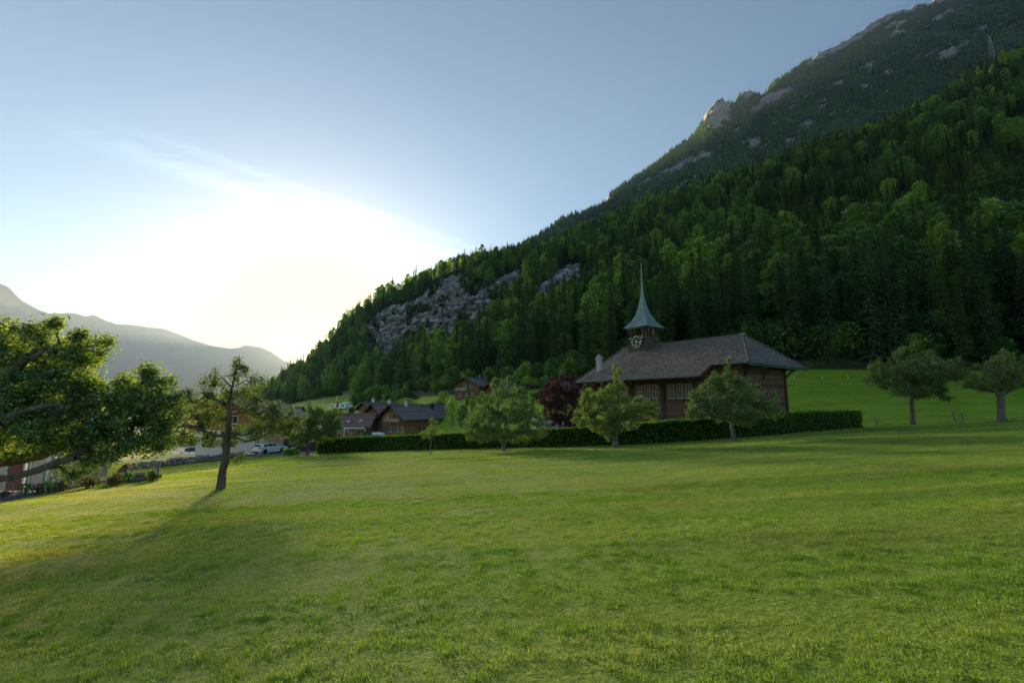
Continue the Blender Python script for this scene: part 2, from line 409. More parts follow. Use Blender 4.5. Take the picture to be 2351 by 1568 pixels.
def sheet(table, npx, nsub, back, noise_amp, nscale):
    pxs = np.array([c[0] for c in table], float)
    ctl = np.zeros((len(table), len(table[0][1]), 3))
    for i, (px, pts) in enumerate(table):
        for j, (py, Y) in enumerate(pts):
            p = P(px, py, Y); ctl[i, j] = (p.x / Y, Y, p.z)
    # resample across
    q = np.linspace(pxs[0], pxs[-1], npx)
    M = np.zeros((npx, ctl.shape[1], 3))
    for j in range(ctl.shape[1]):
        for c in range(3): M[:, j, c] = np.interp(q, pxs, ctl[:, j, c])
    ker = np.array([1, 2, 3, 2, 1.]) / 9
    for j in range(ctl.shape[1]):
        for c in range(1, 3):
            a = np.pad(M[:, j, c], 2, mode='edge'); M[:, j, c] = np.convolve(a, ker, 'valid')
    # along each column
    rows = []; par = []
    for j in range(ctl.shape[1] - 1):
        for s in range(nsub[j]):
            f = s / nsub[j]; rows.append(M[:, j] * (1 - f) + M[:, j + 1] * f); par.append(j + f)
    rows.append(M[:, -1]); par.append(ctl.shape[1] - 1)
    last = M[:, -1]
    for i, (dy, dz) in enumerate(back):                       # the far side of the ridge
        r_ = last.copy(); r_[:, 1] += dy; r_[:, 2] -= dz; rows.append(r_); par.append(ctl.shape[1] + i)
    A = np.stack(rows, 0); par = np.array(par)
    X = A[..., 0] * A[..., 1]; Y = A[..., 1]; Z = A[..., 2]
    # smooth a little along the columns
    for _ in range(2):
        Z[1:-1] = 0.25*Z[:-2] + 0.5*Z[1:-1] + 0.25*Z[2:]
    return q, par, X, Y, Z
def grid_mesh(name, X, Y, Z, mat, cover):
    n = X.size; ny, nx = X.shape; idx = np.arange(n).reshape(ny, nx)
    F = np.stack([idx[:-1, :-1], idx[:-1, 1:], idx[1:, 1:], idx[1:, :-1]], -1).reshape(-1, 4)
    me = np_mesh(name, np.stack([X.ravel(), Y.ravel(), Z.ravel()], 1), F, [mat], True)
    at = me.attributes.new('cover', 'FLOAT', 'POINT'); at.data.foreach_set('value', cover.ravel().astype(np.float32))
    return me
def to_px(X, Y, Z):
    zz = Z - EYE
    f = Y * CP + zz * SP; u = X / f; v = (-Y * SP + zz * CP) / f
    return CX + FPX * u, CY - FPX * v
def in_poly(px, py, poly):
    inside = np.zeros(px.shape, bool); n = len(poly); j = n - 1
    for i in range(n):
        xi, yi = poly[i]; xj, yj = poly[j]
        c = ((yi > py) != (yj > py)) & (px < (xj - xi) * (py - yi) / (yj - yi + 1e-9) + xi)
        inside ^= c; j = i
    return inside

hq, hpar, hX, hY, hZ = sheet(HILL, 560, [6, 6, 6, 26, 40, 40, 40], [(25, 6), (90, 60), (220, 190), (420, 420)], 0, 0)
amp = np.clip((hpar - 2.6) / 1.2, 0, 1)[:, None]
dist = np.hypot(hX, hY)
hZ += amp * (fbm(hX*0.012+3, hY*0.012+8, 4) - 0.5) * np.clip(dist*0.09, 0, 30) * np.where(hpar > 6.5, 0.35, 1.0)[:, None]
CLIFFS = [
    [(838,752),(862,722),(905,700),(955,690),(990,660),(1012,640),(1080,632),(1112,650),(1128,690),(1122,735),(1078,760),(1040,790),(985,790),(965,762),(930,760),(905,806),(878,812),(862,778)],
    [(1118,662),(1140,640),(1196,618),(1206,640),(1150,672)],
    [(1218,706),(1238,660),(1262,632),(1310,608),(1358,604),(1352,628),(1300,658),(1262,700)],
]
hpx, hpy = to_px(hX, hY, hZ)
rockm = np.zeros(hX.shape, bool)
for c in CLIFFS: rockm |= in_poly(hpx, hpy, c)
rn = fbm(hpx*0.05, hpy*0.035, 4, 0.6)
rock = rockm & (rn > 0.39)
rock &= (hpar > 3.2)[:, None]
# carve ledges into the rock
ledge = (fbm(hpx*0.06+9, hpy*0.16+hpx*0.05, 5, 0.65) - 0.5)
ker = np.ones((5, 5)) / 25.0
def blur(a, it=2):
    a = a.astype(float)
    for _ in range(it):
        b = np.pad(a, 1, mode='edge')
        a = (b[:-2,1:-1]+b[2:,1:-1]+b[1:-1,:-2]+b[1:-1,2:]+2*b[1:-1,1:-1])/6
    return a
rsoft = blur(rockm, 3)
hY = hY + rsoft * ledge * 26.0
hZ = hZ + rsoft * (fbm(hpx*0.11+2, hpy*0.3, 4, 0.65) - 0.5) * 12.0
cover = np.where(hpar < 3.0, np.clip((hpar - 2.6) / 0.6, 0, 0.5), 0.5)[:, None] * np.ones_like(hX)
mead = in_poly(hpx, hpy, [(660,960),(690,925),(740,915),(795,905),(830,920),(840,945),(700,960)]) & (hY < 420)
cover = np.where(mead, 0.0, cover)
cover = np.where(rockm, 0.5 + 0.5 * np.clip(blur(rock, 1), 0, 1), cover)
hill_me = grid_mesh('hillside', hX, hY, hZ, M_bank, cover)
hill = obj('hillside', hill_me); tag(hill, kind='structure')

# --- high mountain behind
MTN = []
sky_m = [(930,668),(960,645),(1000,622),(1050,592),(1100,582),(1145,575),(1200,553),(1250,530),(1290,497),(1375,470),(1400,440),(1450,405),(1500,372),(1560,330),(1598,300),(1608,275),(1622,250),(1640,226),(1662,222),(1688,234),(1700,208),(1716,200),(1735,208),(1748,216),(1780,182),(1850,137),(1900,110),(1960,76),(2010,40),(2050,20),(2130,2),(2230,-50),(2351,-110),(2600,-240),(3000,-420)]
for px, py in sky_m:
    d = 1500 if px < 1300 else 1500 + min(250, (px-1300)*0.3)
    foot_py = 700 if px < 1200 else 700 - (px-1200)*0.28
    MTN.append((px, [(foot_py, 700), (foot_py*0.75+py*0.25, 900), (foot_py*0.5+py*0.5, 1110), (foot_py*0.25+py*0.75, 1320), (py + 5, d)]))
def stone_mtn():
    m = newmat('mountain_ground'); t = NT(m); p = t.pos()
    v = t.mapping(p, (0.012, 0.012, 0.05), (0.35, 0.25, 0))
    r1 = t.noise(v, 1.0, 9, 0.7, 1.0); r2 = t.noise(p, 0.06, 7, 0.7)
    rock = t.ramp(t.math('ADD', t.math('MULTIPLY', r1, 0.6), t.math('MULTIPLY', r2, 0.4)), [(0.35, (0.13, 0.13, 0.13)), (0.5, (0.30, 0.295, 0.28)), (0.62, (0.46, 0.44, 0.40))])
    green = t.ramp(r2, [(0.35, (0.035, 0.055, 0.03)), (0.6, (0.06, 0.085, 0.04)), (0.75, (0.10, 0.115, 0.06))])
    at = t.n('ShaderNodeAttribute'); at.attribute_name = 'cover'
    st = t.noise(t.mapping(p, (0.02, 0.02, 0.11), (0.5, 0.2, 0.3)), 1.0, 7, 0.75); r3 = t.noise(p, 0.16, 5, 0.75)
    jit = t.math('ADD', t.math('MULTIPLY', t.math('SUBTRACT', st, 0.5), 1.6), t.math('MULTIPLY', t.math('SUBTRACT', r3, 0.5), 1.2))
    fr = t.math('ADD', at.outputs['Fac'], jit)
    c = t.mix(t.ramp(fr, [(0.50, 0.0), (0.62, 1.0)]), green, rock)
    t.principled(c, 0.95, 0, 0.1, t.bump(t.math('ADD', r1, r2), 1.0, 8.0)); return m
M_mtn = stone_mtn()
mq, mpar, mX, mY, mZ = sheet(MTN, 460, [40, 40, 40, 40], [(30, 15), (150, 130), (500, 500), (900, 1000)], 0, 0)
mamp = np.clip(mpar / 1.0, 0, 1)[:, None] * np.where(mpar > 3.6, 0.15, 1.0)[:, None]
mZ += mamp * (fbm(mX*0.006+1, mY*0.004+4, 5, 0.55) - 0.5) * 110
crest = (fbm(mq*0.09, mq*0+3, 4, .65) - .5) * 26
for i_, pp_ in enumerate(mpar):
    if pp_ > 3.4: mZ[i_] += crest * min(1, (pp_ - 3.4) / .5)
mpx, mpy = to_px(mX, mY, mZ)
MROCK = [(1390,455,14,16,0.4),(1480,418,22,6,-0.6),(1540,392,46,10,-0.45),(1610,360,34,9,-0.45),(1575,372,28,7,-.5),(1640,262,40,42,-0.6),(1712,214,26,16,-0.4),(1780,222,46,14,-0.42),(1740,250,22,9,-.4),
         (1852,285,22,9,-0.3),(1816,325,12,10,0),(1730,330,20,16,-.6),(2180,122,30,14,-0.3),(2065,76,28,10,-0.3),(2155,42,22,7,-.3),(2180,28,14,6,0),(1925,190,18,8,-.3),(2040,165,10,7,0),(1985,200,12,7,0),(2120,-5,80,26,-0.3),(2010,52,80,13,-0.55),(1930,105,70,10,-.5),(2060,22,60,16,-.45),(1870,140,30,7,-.5),(2250,68,16,8,-.3),(2215,100,14,9,-.3),(1690,300,16,7,-.5),(1910,262,16,6,-.4)]
mrock = np.zeros(mX.shape)
wob = (fbm(mpx*0.05, mpy*0.05, 4, 0.6) - 0.5)
for (cx_, cy_, rx_, ry_, a_) in MROCK:
    dx = mpx - cx_; dy = mpy - cy_; ca, sa = math.cos(a_), math.sin(a_)
    e = ((dx*ca + dy*sa) / rx_)**2 + ((-dx*sa + dy*ca) / ry_)**2 + wob * 2.2
    mrock = np.maximum(mrock, np.clip(1.35 - e, 0, 1))
streak = fbm(mpx*0.028+7, (mpy + mpx*0.55)*0.11, 5, .62)
mrock = np.maximum(mrock, np.clip((streak - 0.655) * 14, 0, .95))
mrock *= (mpar <= 4.05)[:, None]
mY = mY + mrock * (fbm(mpx*0.1+3, mpy*0.25, 4, .6) - .5) * 40
mount_me = grid_mesh('mountain', mX, mY, mZ, M_mtn, mrock * 0.80)
mount = obj('mountain', mount_me); tag(mount, kind='structure')

# --- distant mountain across the lake
FAR = []
for px, py in [(-400,530),(-200,575),(-60,628),(0,645),(22,655),(45,680),(80,700),(112,714),(165,712),(200,722),(215,716),(240,730),(268,740),(310,742),(345,748),(375,750),(400,758),(440,775),(480,787),(530,797),(580,792),(605,796),(640,818),(680,845),(740,890),(800,930)]:
    FAR.append((px, [(950, 10000), (0.6*950+0.4*py, 11200), (0.3*950+0.7*py, 12400), (py, 13600)]))
fq, fpar, fX, fY, fZ = sheet(FAR, 300, [14, 14, 14], [(120, 60), (500, 900), (900, 2600)], 0, 0)
fZ += (np.clip(fpar/1.0, 0, 1)*np.where(fpar > 2.8, 0.10, 1.0))[:, None] * (fbm(fX*0.0009, fY*0.0009, 5, .55) - .5) * 700
far_me = grid_mesh('distant_mountain', fX, fY, fZ, M_mtn, np.clip(fbm(fX*.003+4, fY*.003, 4)*1.5-.55, 0, 1)*.6)
tag(obj('distant_mountain', far_me), kind='structure')

# --- the lake
m = newmat('lake_water'); t = NT(m)
t.principled((0.02, 0.05, 0.06), 0.08, 0, 0.5, t.bump(t.noise(t.pos(), 0.35, 3), 0.15, 0.2)); M_water = m
lake = np_mesh('lake', [(-15000, 290, -17.0), (300, 290, -17.0), (300, 12000, -17.0), (-15000, 12000, -17.0)], np.array([[0, 1, 2, 3]]), [M_water])
tag(obj('lake', lake), kind='structure')

BV_G = BVHTree.FromPolygons([tuple(v) for v in gV], [tuple(f) for f in gF])
_hv = np.stack([hX.ravel(), hY.ravel(), hZ.ravel()], 1); _i = np.arange(hX.size).reshape(hX.shape)
_hf = np.stack([_i[:-1, :-1], _i[:-1, 1:], _i[1:, 1:], _i[1:, :-1]], -1).reshape(-1, 4)
BV_H = BVHTree.FromPolygons([tuple(v) for v in _hv], [tuple(f) for f in _hf])
def land(x, y):
    """top of meadow or hillside at x, y"""
    z = -1e9
    for b in (BV_G, BV_H):
        h = b.ray_cast(Vector((x, y, 3000)), Vector((0, 0, -1)))
        if h[0] is not None: z = max(z, h[0].z)
    return z
def on_hill(x, y):
    g = BV_G.ray_cast(Vector((x, y, 3000)), Vector((0, 0, -1))); h = BV_H.ray_cast(Vector((x, y, 3000)), Vector((0, 0, -1)))
    return h[0] is not None and (g[0] is None or h[0].z > g[0].z)
def hit(px, py, lo=3.0):
    """where the line of sight through a picture point meets the land"""
    k, s = ray(px, py); d = Vector((k, 1, s)).normalized(); best = None
    for b in (BV_G, BV_H):
        h = b.ray_cast(Vector((0, 0, EYE)), d)
        if h[0] is not None and h[0].y > lo and (best is None or h[0].y < best.y): best = h[0]
    return best

# ================================================================== TREES: GENERATORS
def quads_from(c, a, b):
    """leaf rhombi: centres c, half long axes a, half short axes b -> V, F"""
    n = len(c); V = np.empty((n, 4, 3))
    V[:, 0] = c - a; V[:, 1] = c + b - a * 0.1; V[:, 2] = c + a; V[:, 3] = c - b - a * 0.1
    return V.reshape(-1, 3), np.arange(n * 4).reshape(-1, 4)
def unit(v): return v / np.maximum(np.linalg.norm(v, axis=-1, keepdims=True), 1e-9)
def rand_leaves(g, c, size, up=0.35, aspect=0.55, droop=0.0):
    n = len(c); d = unit(g.normal(size=(n, 3)) * np.array([1, 1, 0.6]) + np.array([0, 0, -droop]))
    nn = unit(g.normal(size=(n, 3)) + np.array([0, 0, up * 3])); b = unit(np.cross(nn, d))
    s = size * g.uniform(0.65, 1.25, (n, 1))
    return quads_from(c, d * s * 0.5, b * s * 0.5 * aspect)
def tube_np(paths, n=6):
    """paths: list of (pts (m,3), radii (m)) -> V, F"""
    Vs, Fs, o = [], [], 0
    for pts, rad in paths:
        pts = np.asarray(pts, float); m = len(pts)
        if m < 2: continue
        d = unit(np.gradient(pts, axis=0)); ref = np.array([1., 0, 0]) if abs(d[0, 0]) < 0.8 else np.array([0, 1., 0])
        s = unit(ref - d * (d @ ref)[:, None]); t = np.cross(d, s)
        an = np.arange(n) * 2 * np.pi / n
        ring = (s[:, None] * np.cos(an)[None, :, None] + t[:, None] * np.sin(an)[None, :, None]) * np.asarray(rad)[:, None, None] + pts[:, None]
        Vs.append(ring.reshape(-1, 3)); i = np.arange(m * n).reshape(m, n); j = np.roll(i, -1, 1)
        Fs.append(np.stack([i[:-1], j[:-1], j[1:], i[1:]], -1).reshape(-1, 4) + o); o += m * n
    return np.concatenate(Vs), np.concatenate(Fs)

def forest_broad(seed, h=16.0, w=5.0, nq=4200, size=0.60, mat=None, low=0.10):
    g = np.random.default_rng(seed); cs = []
    nl = g.integers(16, 24)
    for i in range(nl):
        f = (i + 0.5) / nl; z = h * (low + (0.95 - low) * f ** 0.9)
        prof = math.sin(math.pi * min(1, (0.18 + 0.80 * (z / h - low) / (1 - low)))) ** 0.7
        a = i * 2.4 + g.uniform(-.5, .5); rr = w * prof * g.uniform(0.35, 0.75) * (0.35 if f > 0.9 else 1)
        lr = w * g.uniform(0.30, 0.48) * (0.55 + 0.45 * prof)
        c = np.array([rr * math.cos(a), rr * math.sin(a), z])
        k = int(nq / nl); u = unit(g.normal(size=(k, 3)) + np.array([0, 0, 0.35]) + 0.5*np.array([math.cos(a), math.sin(a), 0]))
        r = lr * g.uniform(0.62, 1.08, (k, 1)); p = c + u * r * np.array([1.15, 1.15, 0.75])
        p += (g.normal(size=(k, 3)) * 0.18)
        cs.append(p)
    V, F = rand_leaves(g, np.concatenate(cs), size, 0.5, 0.75)
    paths = [(np.array([[0, 0, -0.8], [g.uniform(-.2, .2), g.uniform(-.2, .2), h * .3], [g.uniform(-.4, .4), g.uniform(-.4, .4), h * .85]]), [0.26, 0.2, 0.05])]
    for i in range(7):
        a = g.uniform(0, 6.28); z = h * g.uniform(.25, .6); L = w * g.uniform(.4, .8)
        paths.append((np.array([[0, 0, z], [L*.5*math.cos(a), L*.5*math.sin(a), z+L*.4], [L*math.cos(a), L*math.sin(a), z+L*.7]]), [0.1, 0.07, 0.02]))
    TV, TF = tube_np(paths, 6)
    return (V, F), (TV, TF)
def forest_conifer(seed, h=19.0, w=3.0, droop=0.28, step=0.55, per=8, size=0.5, low=0.06, thin=0.0):
    g = np.random.default_rng(seed); C, A, B = [], [], []
    z = h * low
    while z < h * 0.975:
        f = (z / h - low) / (1 - low); L0 = w * (1 - f) ** 0.85 * (0.75 + 0.25 * math.sin(f * 17 + seed)) + 0.28
        for j in range(per):
            if g.random() < thin: continue
            a = g.uniform(0, 6.28); L = L0 * g.uniform(0.7, 1.12); n = max(2, int(L / (size * 0.55)))
            d = np.array([math.cos(a), math.sin(a), 0.0]); side = np.array([-d[1], d[0], 0])
            for q in range(n):
                s = (q + 0.6) / n; p = d * L * s + np.array([0, 0, z - droop * L * s * s * 1.4 + g.normal() * .08])
                wd = size * (0.5 + 0.7 * (1 - s) * min(1, L / 1.5))
                for sg in (-1, 1):
                    dirv = unit(d * 0.75 + side * sg * 0.8 + np.array([0, 0, -0.35 - g.uniform(0, .3)]))
                    C.append(p + dirv * wd * 0.35); A.append(dirv * wd * 0.6)
                    B.append(unit(np.cross(dirv, np.array([0, 0, 1.0]) + g.normal(size=3) * .35)) * wd * 0.26)
        z += step * g.uniform(.8, 1.2) * (0.7 + .5 * (1 - f))
    V, F = quads_from(np.array(C), np.array(A), np.array(B))
    TV, TF = tube_np([(np.array([[0, 0, -0.8], [0, 0, h * .5], [0, 0, h * .93]]), [0.24, 0.15, 0.02])], 6)
    return (V, F), (TV, TF)
def far_conifer(seed, h=15.0, w=2.6, rings=7, n=7):
    g = np.random.default_rng(seed); V = []; F = []
    for i in range(rings):
        f = i / rings; z0 = h * (0.05 + 0.9 * f); z1 = min(h, z0 + h * 0.26); r = w * (1 - f) ** 0.9 * g.uniform(.85, 1.1)
        o = len(V); V.append((0, 0, z1))
        for j in range(n):
            a = 6.283 * j / n + i; rr = r * g.uniform(.65, 1.15); V.append((rr*math.cos(a), rr*math.sin(a), z0 - h*.03*g.random()))
        for j in range(n): F.append((o, o + 1 + j, o + 1 + (j + 1) % n))
    return np.array(V), np.array(F)
def far_round(seed, h=11.0, w=3.8, n=120):
    g = np.random.default_rng(seed); u = unit(g.normal(size=(n, 3)) + np.array([0, 0, .4]))
    c = u * np.array([w, w, h * .42]) * g.uniform(.7, 1.05, (n, 1)) + np.array([0, 0, h * .55])
    return rand_leaves(g, c, 2.6, .5, .9)

def proto(name, parts):
    """meshes of one kind of tree: (crown mesh, trunk mesh, joined mesh)"""
    (CV, CF), (TV, TF), lm, bm = parts
    cm = np_mesh(name + '_crown', CV, CF, [lm]); tm = np_mesh(name + '_trunk', TV, TF, [bm], True)
    jm = np_mesh(name, np.concatenate([CV, TV]), [CF, TF + len(CV)], [lm, bm], False, [0] * len(CF) + [1] * len(TF))
    return cm, tm, jm
PROTO = {}
for i in range(4):
    PROTO[f'broadleaf{i}'] = proto('broadleaf', (*forest_broad(20 + i, [15, 17, 13, 19][i], [4.6, 5.4, 4.4, 4.8][i]), L_broad, M_forestbark))
for i in range(2):
    PROTO[f'spruce{i}'] = proto('spruce', (*forest_conifer(40 + i, [23, 19][i], [3.0, 2.7][i]), L_spruce, M_forestbark))
for i in range(2):
    PROTO[f'larch{i}'] = proto('larch', (*forest_conifer(50 + i, [19, 21][i], [2.7, 3.0][i], 0.12, 0.42, 9, 0.5, 0.08, 0.08), L_larch, M_forestbark))
(bV, bF), (btV, btF) = forest_broad(60, 4.2, 2.3, 1500, 0.42, low=0.02)
PROTO['shrub0'] = proto('shrub', ((bV, bF), (btV * np.array([.4, .4, .6]), btF), L_broad, M_forestbark))
FARP = []
for i in range(3):
    V_, F_ = far_conifer(70 + i); FARP.append(np_mesh('far_conifer', V_, F_, [L_spruce]))
V_, F_ = far_round(75); FARP.append(np_mesh('far_round', V_, F_, [L_broad]))

def scatter(name, pts, rot, scl, pid, meshes, mats_owner=None):
    """ONE object that sets copies of a few small meshes on many points"""
    me = bpy.data.meshes.new(name); me.vertices.add(len(pts)); me.vertices.foreach_set('co', np.asarray(pts, np.float32).ravel())
    for an, ty, dat in (('rot', 'FLOAT_VECTOR', rot), ('scl', 'FLOAT_VECTOR', scl), ('pid', 'INT', pid)):
        at = me.attributes.new(an, ty, 'POINT')
        at.data.foreach_set('vector' if ty == 'FLOAT_VECTOR' else 'value', np.asarray(dat, np.float32 if ty != 'INT' else np.int32).ravel())
    o = obj(name, me)
    ng = bpy.data.node_groups.new(name, 'GeometryNodeTree')
    ng.interface.new_socket('Geometry', in_out='INPUT', socket_type='NodeSocketGeometry'); ng.interface.new_socket('Geometry', in_out='OUTPUT', socket_type='NodeSocketGeometry')
    gi = ng.nodes.new('NodeGroupInput'); go = ng.nodes.new('NodeGroupOutput')
    def attr(n_, ty):
        a = ng.nodes.new('GeometryNodeInputNamedAttribute'); a.data_type = ty; a.inputs[0].default_value = n_; return a.outputs[0]
    ar, as_, ap = attr('rot', 'FLOAT_VECTOR'), attr('scl', 'FLOAT_VECTOR'), attr('pid', 'INT')
    e2r = ng.nodes.new('FunctionNodeEulerToRotation'); ng.links.new(ar, e2r.inputs[0])
    jn = ng.nodes.new('GeometryNodeJoinGeometry')
    for i, msh in enumerate(meshes):
        po = bpy.data.objects.new(name + '_piece', msh)
        oi = ng.nodes.new('GeometryNodeObjectInfo'); oi.inputs['Object'].default_value = po; oi.inputs['As Instance'].default_value = True
        cp = ng.nodes.new('FunctionNodeCompare'); cp.data_type = 'INT'; cp.operation = 'EQUAL'
        ins = [s for s in cp.inputs if s.type == 'INT']; ng.links.new(ap, ins[0]); ins[1].default_value = i
        ip = ng.nodes.new('GeometryNodeInstanceOnPoints')
        ng.links.new(gi.outputs[0], ip.inputs['Points']); ng.links.new(cp.outputs[0], ip.inputs['Selection']); ng.links.new(oi.outputs['Geometry'], ip.inputs['Instance'])
        ng.links.new(e2r.outputs[0], ip.inputs['Rotation']); ng.links.new(as_, ip.inputs['Scale'])
        ng.links.new(ip.outputs[0], jn.inputs[0])
    ng.links.new(jn.outputs[0], go.inputs[0])
    md = o.modifiers.new('scatter', 'NODES'); md.node_group = ng
    return o

# ================================================================== THE WOODS
def sample_grid(X, Y, Z, ok, n, g):
    a = np.stack([X, Y, Z], -1)
    e1 = a[1:, :-1] - a[:-1, :-1]; e2 = a[:-1, 1:] - a[:-1, :-1]
    ar = np.linalg.norm(np.cross(e1, e2)[..., :2] * 0.3 + 0, axis=-1) + np.abs(np.cross(e1, e2)[..., 2])
    w = (ar * ok[:-1, :-1]).ravel(); w = w / w.sum()
    ii = g.choice(len(w), n, p=w); r_, c_ = np.divmod(ii, X.shape[1] - 1)
    u = g.random(n)[:, None]; v = g.random(n)[:, None]
    A = a[r_, c_]; return A + (a[r_ + 1, c_] - A) * u + (a[r_, c_ + 1] - A) * v
g = np.random.default_rng(11)
ok = (cover >= 0.4) & (cover < 0.62) & (hpar >= 2.98)[:, None] & (hpar < 8.5)[:, None]
pts = sample_grid(hX, hY, hZ, ok, 26000, g)
# thin out: one tree per cell, cells growing with distance
d_ = np.hypot(pts[:, 0], pts[:, 1]); cell = np.clip(3.6 + d_ * 0.004, 4.0, 6.4)
key = np.stack([np.floor(pts[:, 0] / cell), np.floor(pts[:, 1] / cell), np.round(cell, 1) * 10], 1).astype(int)
_, first = np.unique(key, axis=0, return_index=True); first.sort(); pts = pts[first]
ok_f = (hpar >= 2.9)[:, None] & (hpar < 3.12)[:, None] & (hX / hY > -0.05) & (cover > 0.1)
pts = np.concatenate([pts, sample_grid(hX, hY, hZ, ok_f, 170, g)])
NH = len(pts)
kind_n = fbm(pts[:, 0]*0.02+5, pts[:, 1]*0.02+3, 3); r_ = g.random(NH)
dd = np.hypot(pts[:, 0], pts[:, 1])
ppx, ppy = to_px(pts[:, 0], pts[:, 1], pts[:, 2])
names = list(PROTO.keys())
# how far up the slope a tree stands: compare with the foot of the wood in its direction
foot_row = int(np.argmin(np.abs(hpar - 3.0))); kk = pts[:, 0] / pts[:, 1]; foot_k = hX[foot_row] / hY[foot_row]; o_ = np.argsort(foot_k)
foot_y = np.interp(kk, foot_k[o_], hY[foot_row][o_]); hpar_pt = 3.0 + (pts[:, 1] - foot_y) / 40.0
pid = np.zeros(NH, int)
for i in range(NH):
    rr = r_[i]; kn = kind_n[i]
    larch = 0.05 + (0.3 if (ppx[i] > 1750 and 330 < ppy[i] < 640) else 0)
    if rr < larch: nm = f'larch{g.integers(2)}'
    elif rr < larch + (0.55 if kn > 0.50 else 0.24): nm = f'spruce{g.integers(2)}'
    else: nm = f'broadleaf{g.integers(4)}'
    if hpar_pt[i] < 3.35 and rr > 0.45: nm = 'shrub0'
    pid[i] = names.index(nm)
sc_ = np.clip(g.normal(0.98, 0.2, NH), .6, 1.45); sc_ = np.where(np.array([names[q] == 'shrub0' for q in pid]), sc_ * 1.25, sc_); sc_ *= np.where(dd > 300, 0.85, 1.0)
for c_ in CLIFFS:                                              # low growth at the foot of the cliffs
    near_c = np.zeros(NH, bool)
    for dy_ in (0, 14, 28, 42): near_c |= in_poly(ppx, ppy - dy_, c_)
    sc_ = np.where(near_c & (dd > 200), sc_ * 0.42, sc_)
rot = np.stack([g.normal(0, .04, NH), g.normal(0, .04, NH), g.uniform(0, 6.28, NH)], 1)
hts = np.array([15, 17, 13, 19, 23, 19, 19, 21, 4.2])[pid] * sc_
# which trees show: nearest first on a coarse picture grid
order = np.argsort(dd); Wc, Hc = 392, 262; occ = np.zeros((Hc, Wc), bool); vis = np.zeros(NH)
tx, ty = to_px(pts[:, 0], pts[:, 1], pts[:, 2] + hts); apx = hts * FPX / dd
for i in order:
    wpx = apx[i] * 0.42
    x0, x1 = int((ppx[i] - wpx/2) / 6), int((ppx[i] + wpx/2) / 6) + 1; y0, y1 = int(ty[i] / 6), int(ppy[i] / 6)
    x0, x1, y0, y1 = max(x0, 0), min(x1, Wc), max(y0, 0), min(y1, Hc)
    if x1 <= x0 or y1 <= y0: continue
    blk = occ[y0:y1, x0:x1]; free = (~blk).sum(); vis[i] = free * 36.0; occ[y0:y1, x0:x1] = True
# the church, hedge and orchard trees hide some too
vis *= np.where((ppx > 1330) & (ppx < 1850) & (ty > 800), 0.0, 1.0)
vis[(ppx < 20) | (ppx > 2330)] *= 0.0
single = np.argsort(-vis)[:296]; is_single = np.zeros(NH, bool); is_single[single] = True
TREE_TEXT = {'broadleaf': ('broadleaf_tree', 'green broadleaf tree', 'tree'), 'spruce': ('spruce_tree', 'dark pointed spruce', 'tree'),
             'larch': ('larch_tree', 'slender feathery larch', 'tree'), 'shrub': ('shrub', 'low leafy shrub', 'shrub')}
def wood_zone(x, y):
    """where in the wood a tree shows, told by things one can find"""
    if y < 330: return 'high in the wood near the pylon' if x > 2050 else 'on the skyline of the wood below the high mountain'
    if x < 820: return 'on the wooded spur beside the low sun'
    if x < 1230: return 'in the wood under the grey cliff' if y > 700 else 'on the crest above the grey cliff'
    if x < 1430: return 'in the wood between grey cliff and church spire'
    if x < 1560: return 'in the wood right behind the church spire'
    if x < 1860: return 'in the wood above the church roof'
    if x < 2060: return 'in the wood between church and cherry tree'
    if x < 2215: return 'in the wood behind the cherry tree'
    return 'in the wood behind the old apple tree at right'
for i in single:
    nm = names[pid[i]]; kind = nm[:-1]; cm, tm, _ = PROTO[nm]; tx_ = TREE_TEXT[kind]; big = 'tall ' if apx[i] > 190 else ('small ' if apx[i] < 70 else '')
    if kind == 'shrub': big = ''
    lab = big + tx_[1] + ' ' + wood_zone(ppx[i], (ppy[i] + ty[i]) / 2)
    e = empty(tx_[0], pts[i], 0, lab, tx_[2], lab + ' (group)'); e.rotation_euler = rot[i]; e.scale = (sc_[i],) * 3; e['group'] = lab.replace('tree', 'trees')
    obj('crown', cm, e); obj('trunk', tm, e)
rest = ~is_single
wood = scatter('woodland', pts[rest], rot[rest], np.repeat(sc_[rest], 3).reshape(-1, 3), pid[rest], [PROTO[n][2] for n in names])
tag(wood, 'dense mixed wood covering the hillside around the cliff', 'wood', kind='stuff')
# far trees on the mountain
okm = (mrock < 0.6) & (mpar < 4.4)[:, None] & ((mpy > -60) & (mpx < 2500))
okm &= ~((mpar > 3.5)[:, None] & (mpx > 1880))
mp = sample_grid(mX, mY, mZ, okm, 34000, g)
n_ = len(mp); s_ = g.uniform(0.6, 1.25, n_)
mf = scatter('mountain_forest', mp, np.stack([np.zeros(n_), np.zeros(n_), g.uniform(0, 6.28, n_)], 1), np.repeat(s_, 3).reshape(-1, 3), np.where(g.random(n_) < .975, g.integers(0, 3, n_), 3), FARP)
tag(mf, 'blue hazed conifer forest on the high mountain', 'forest', kind='stuff')

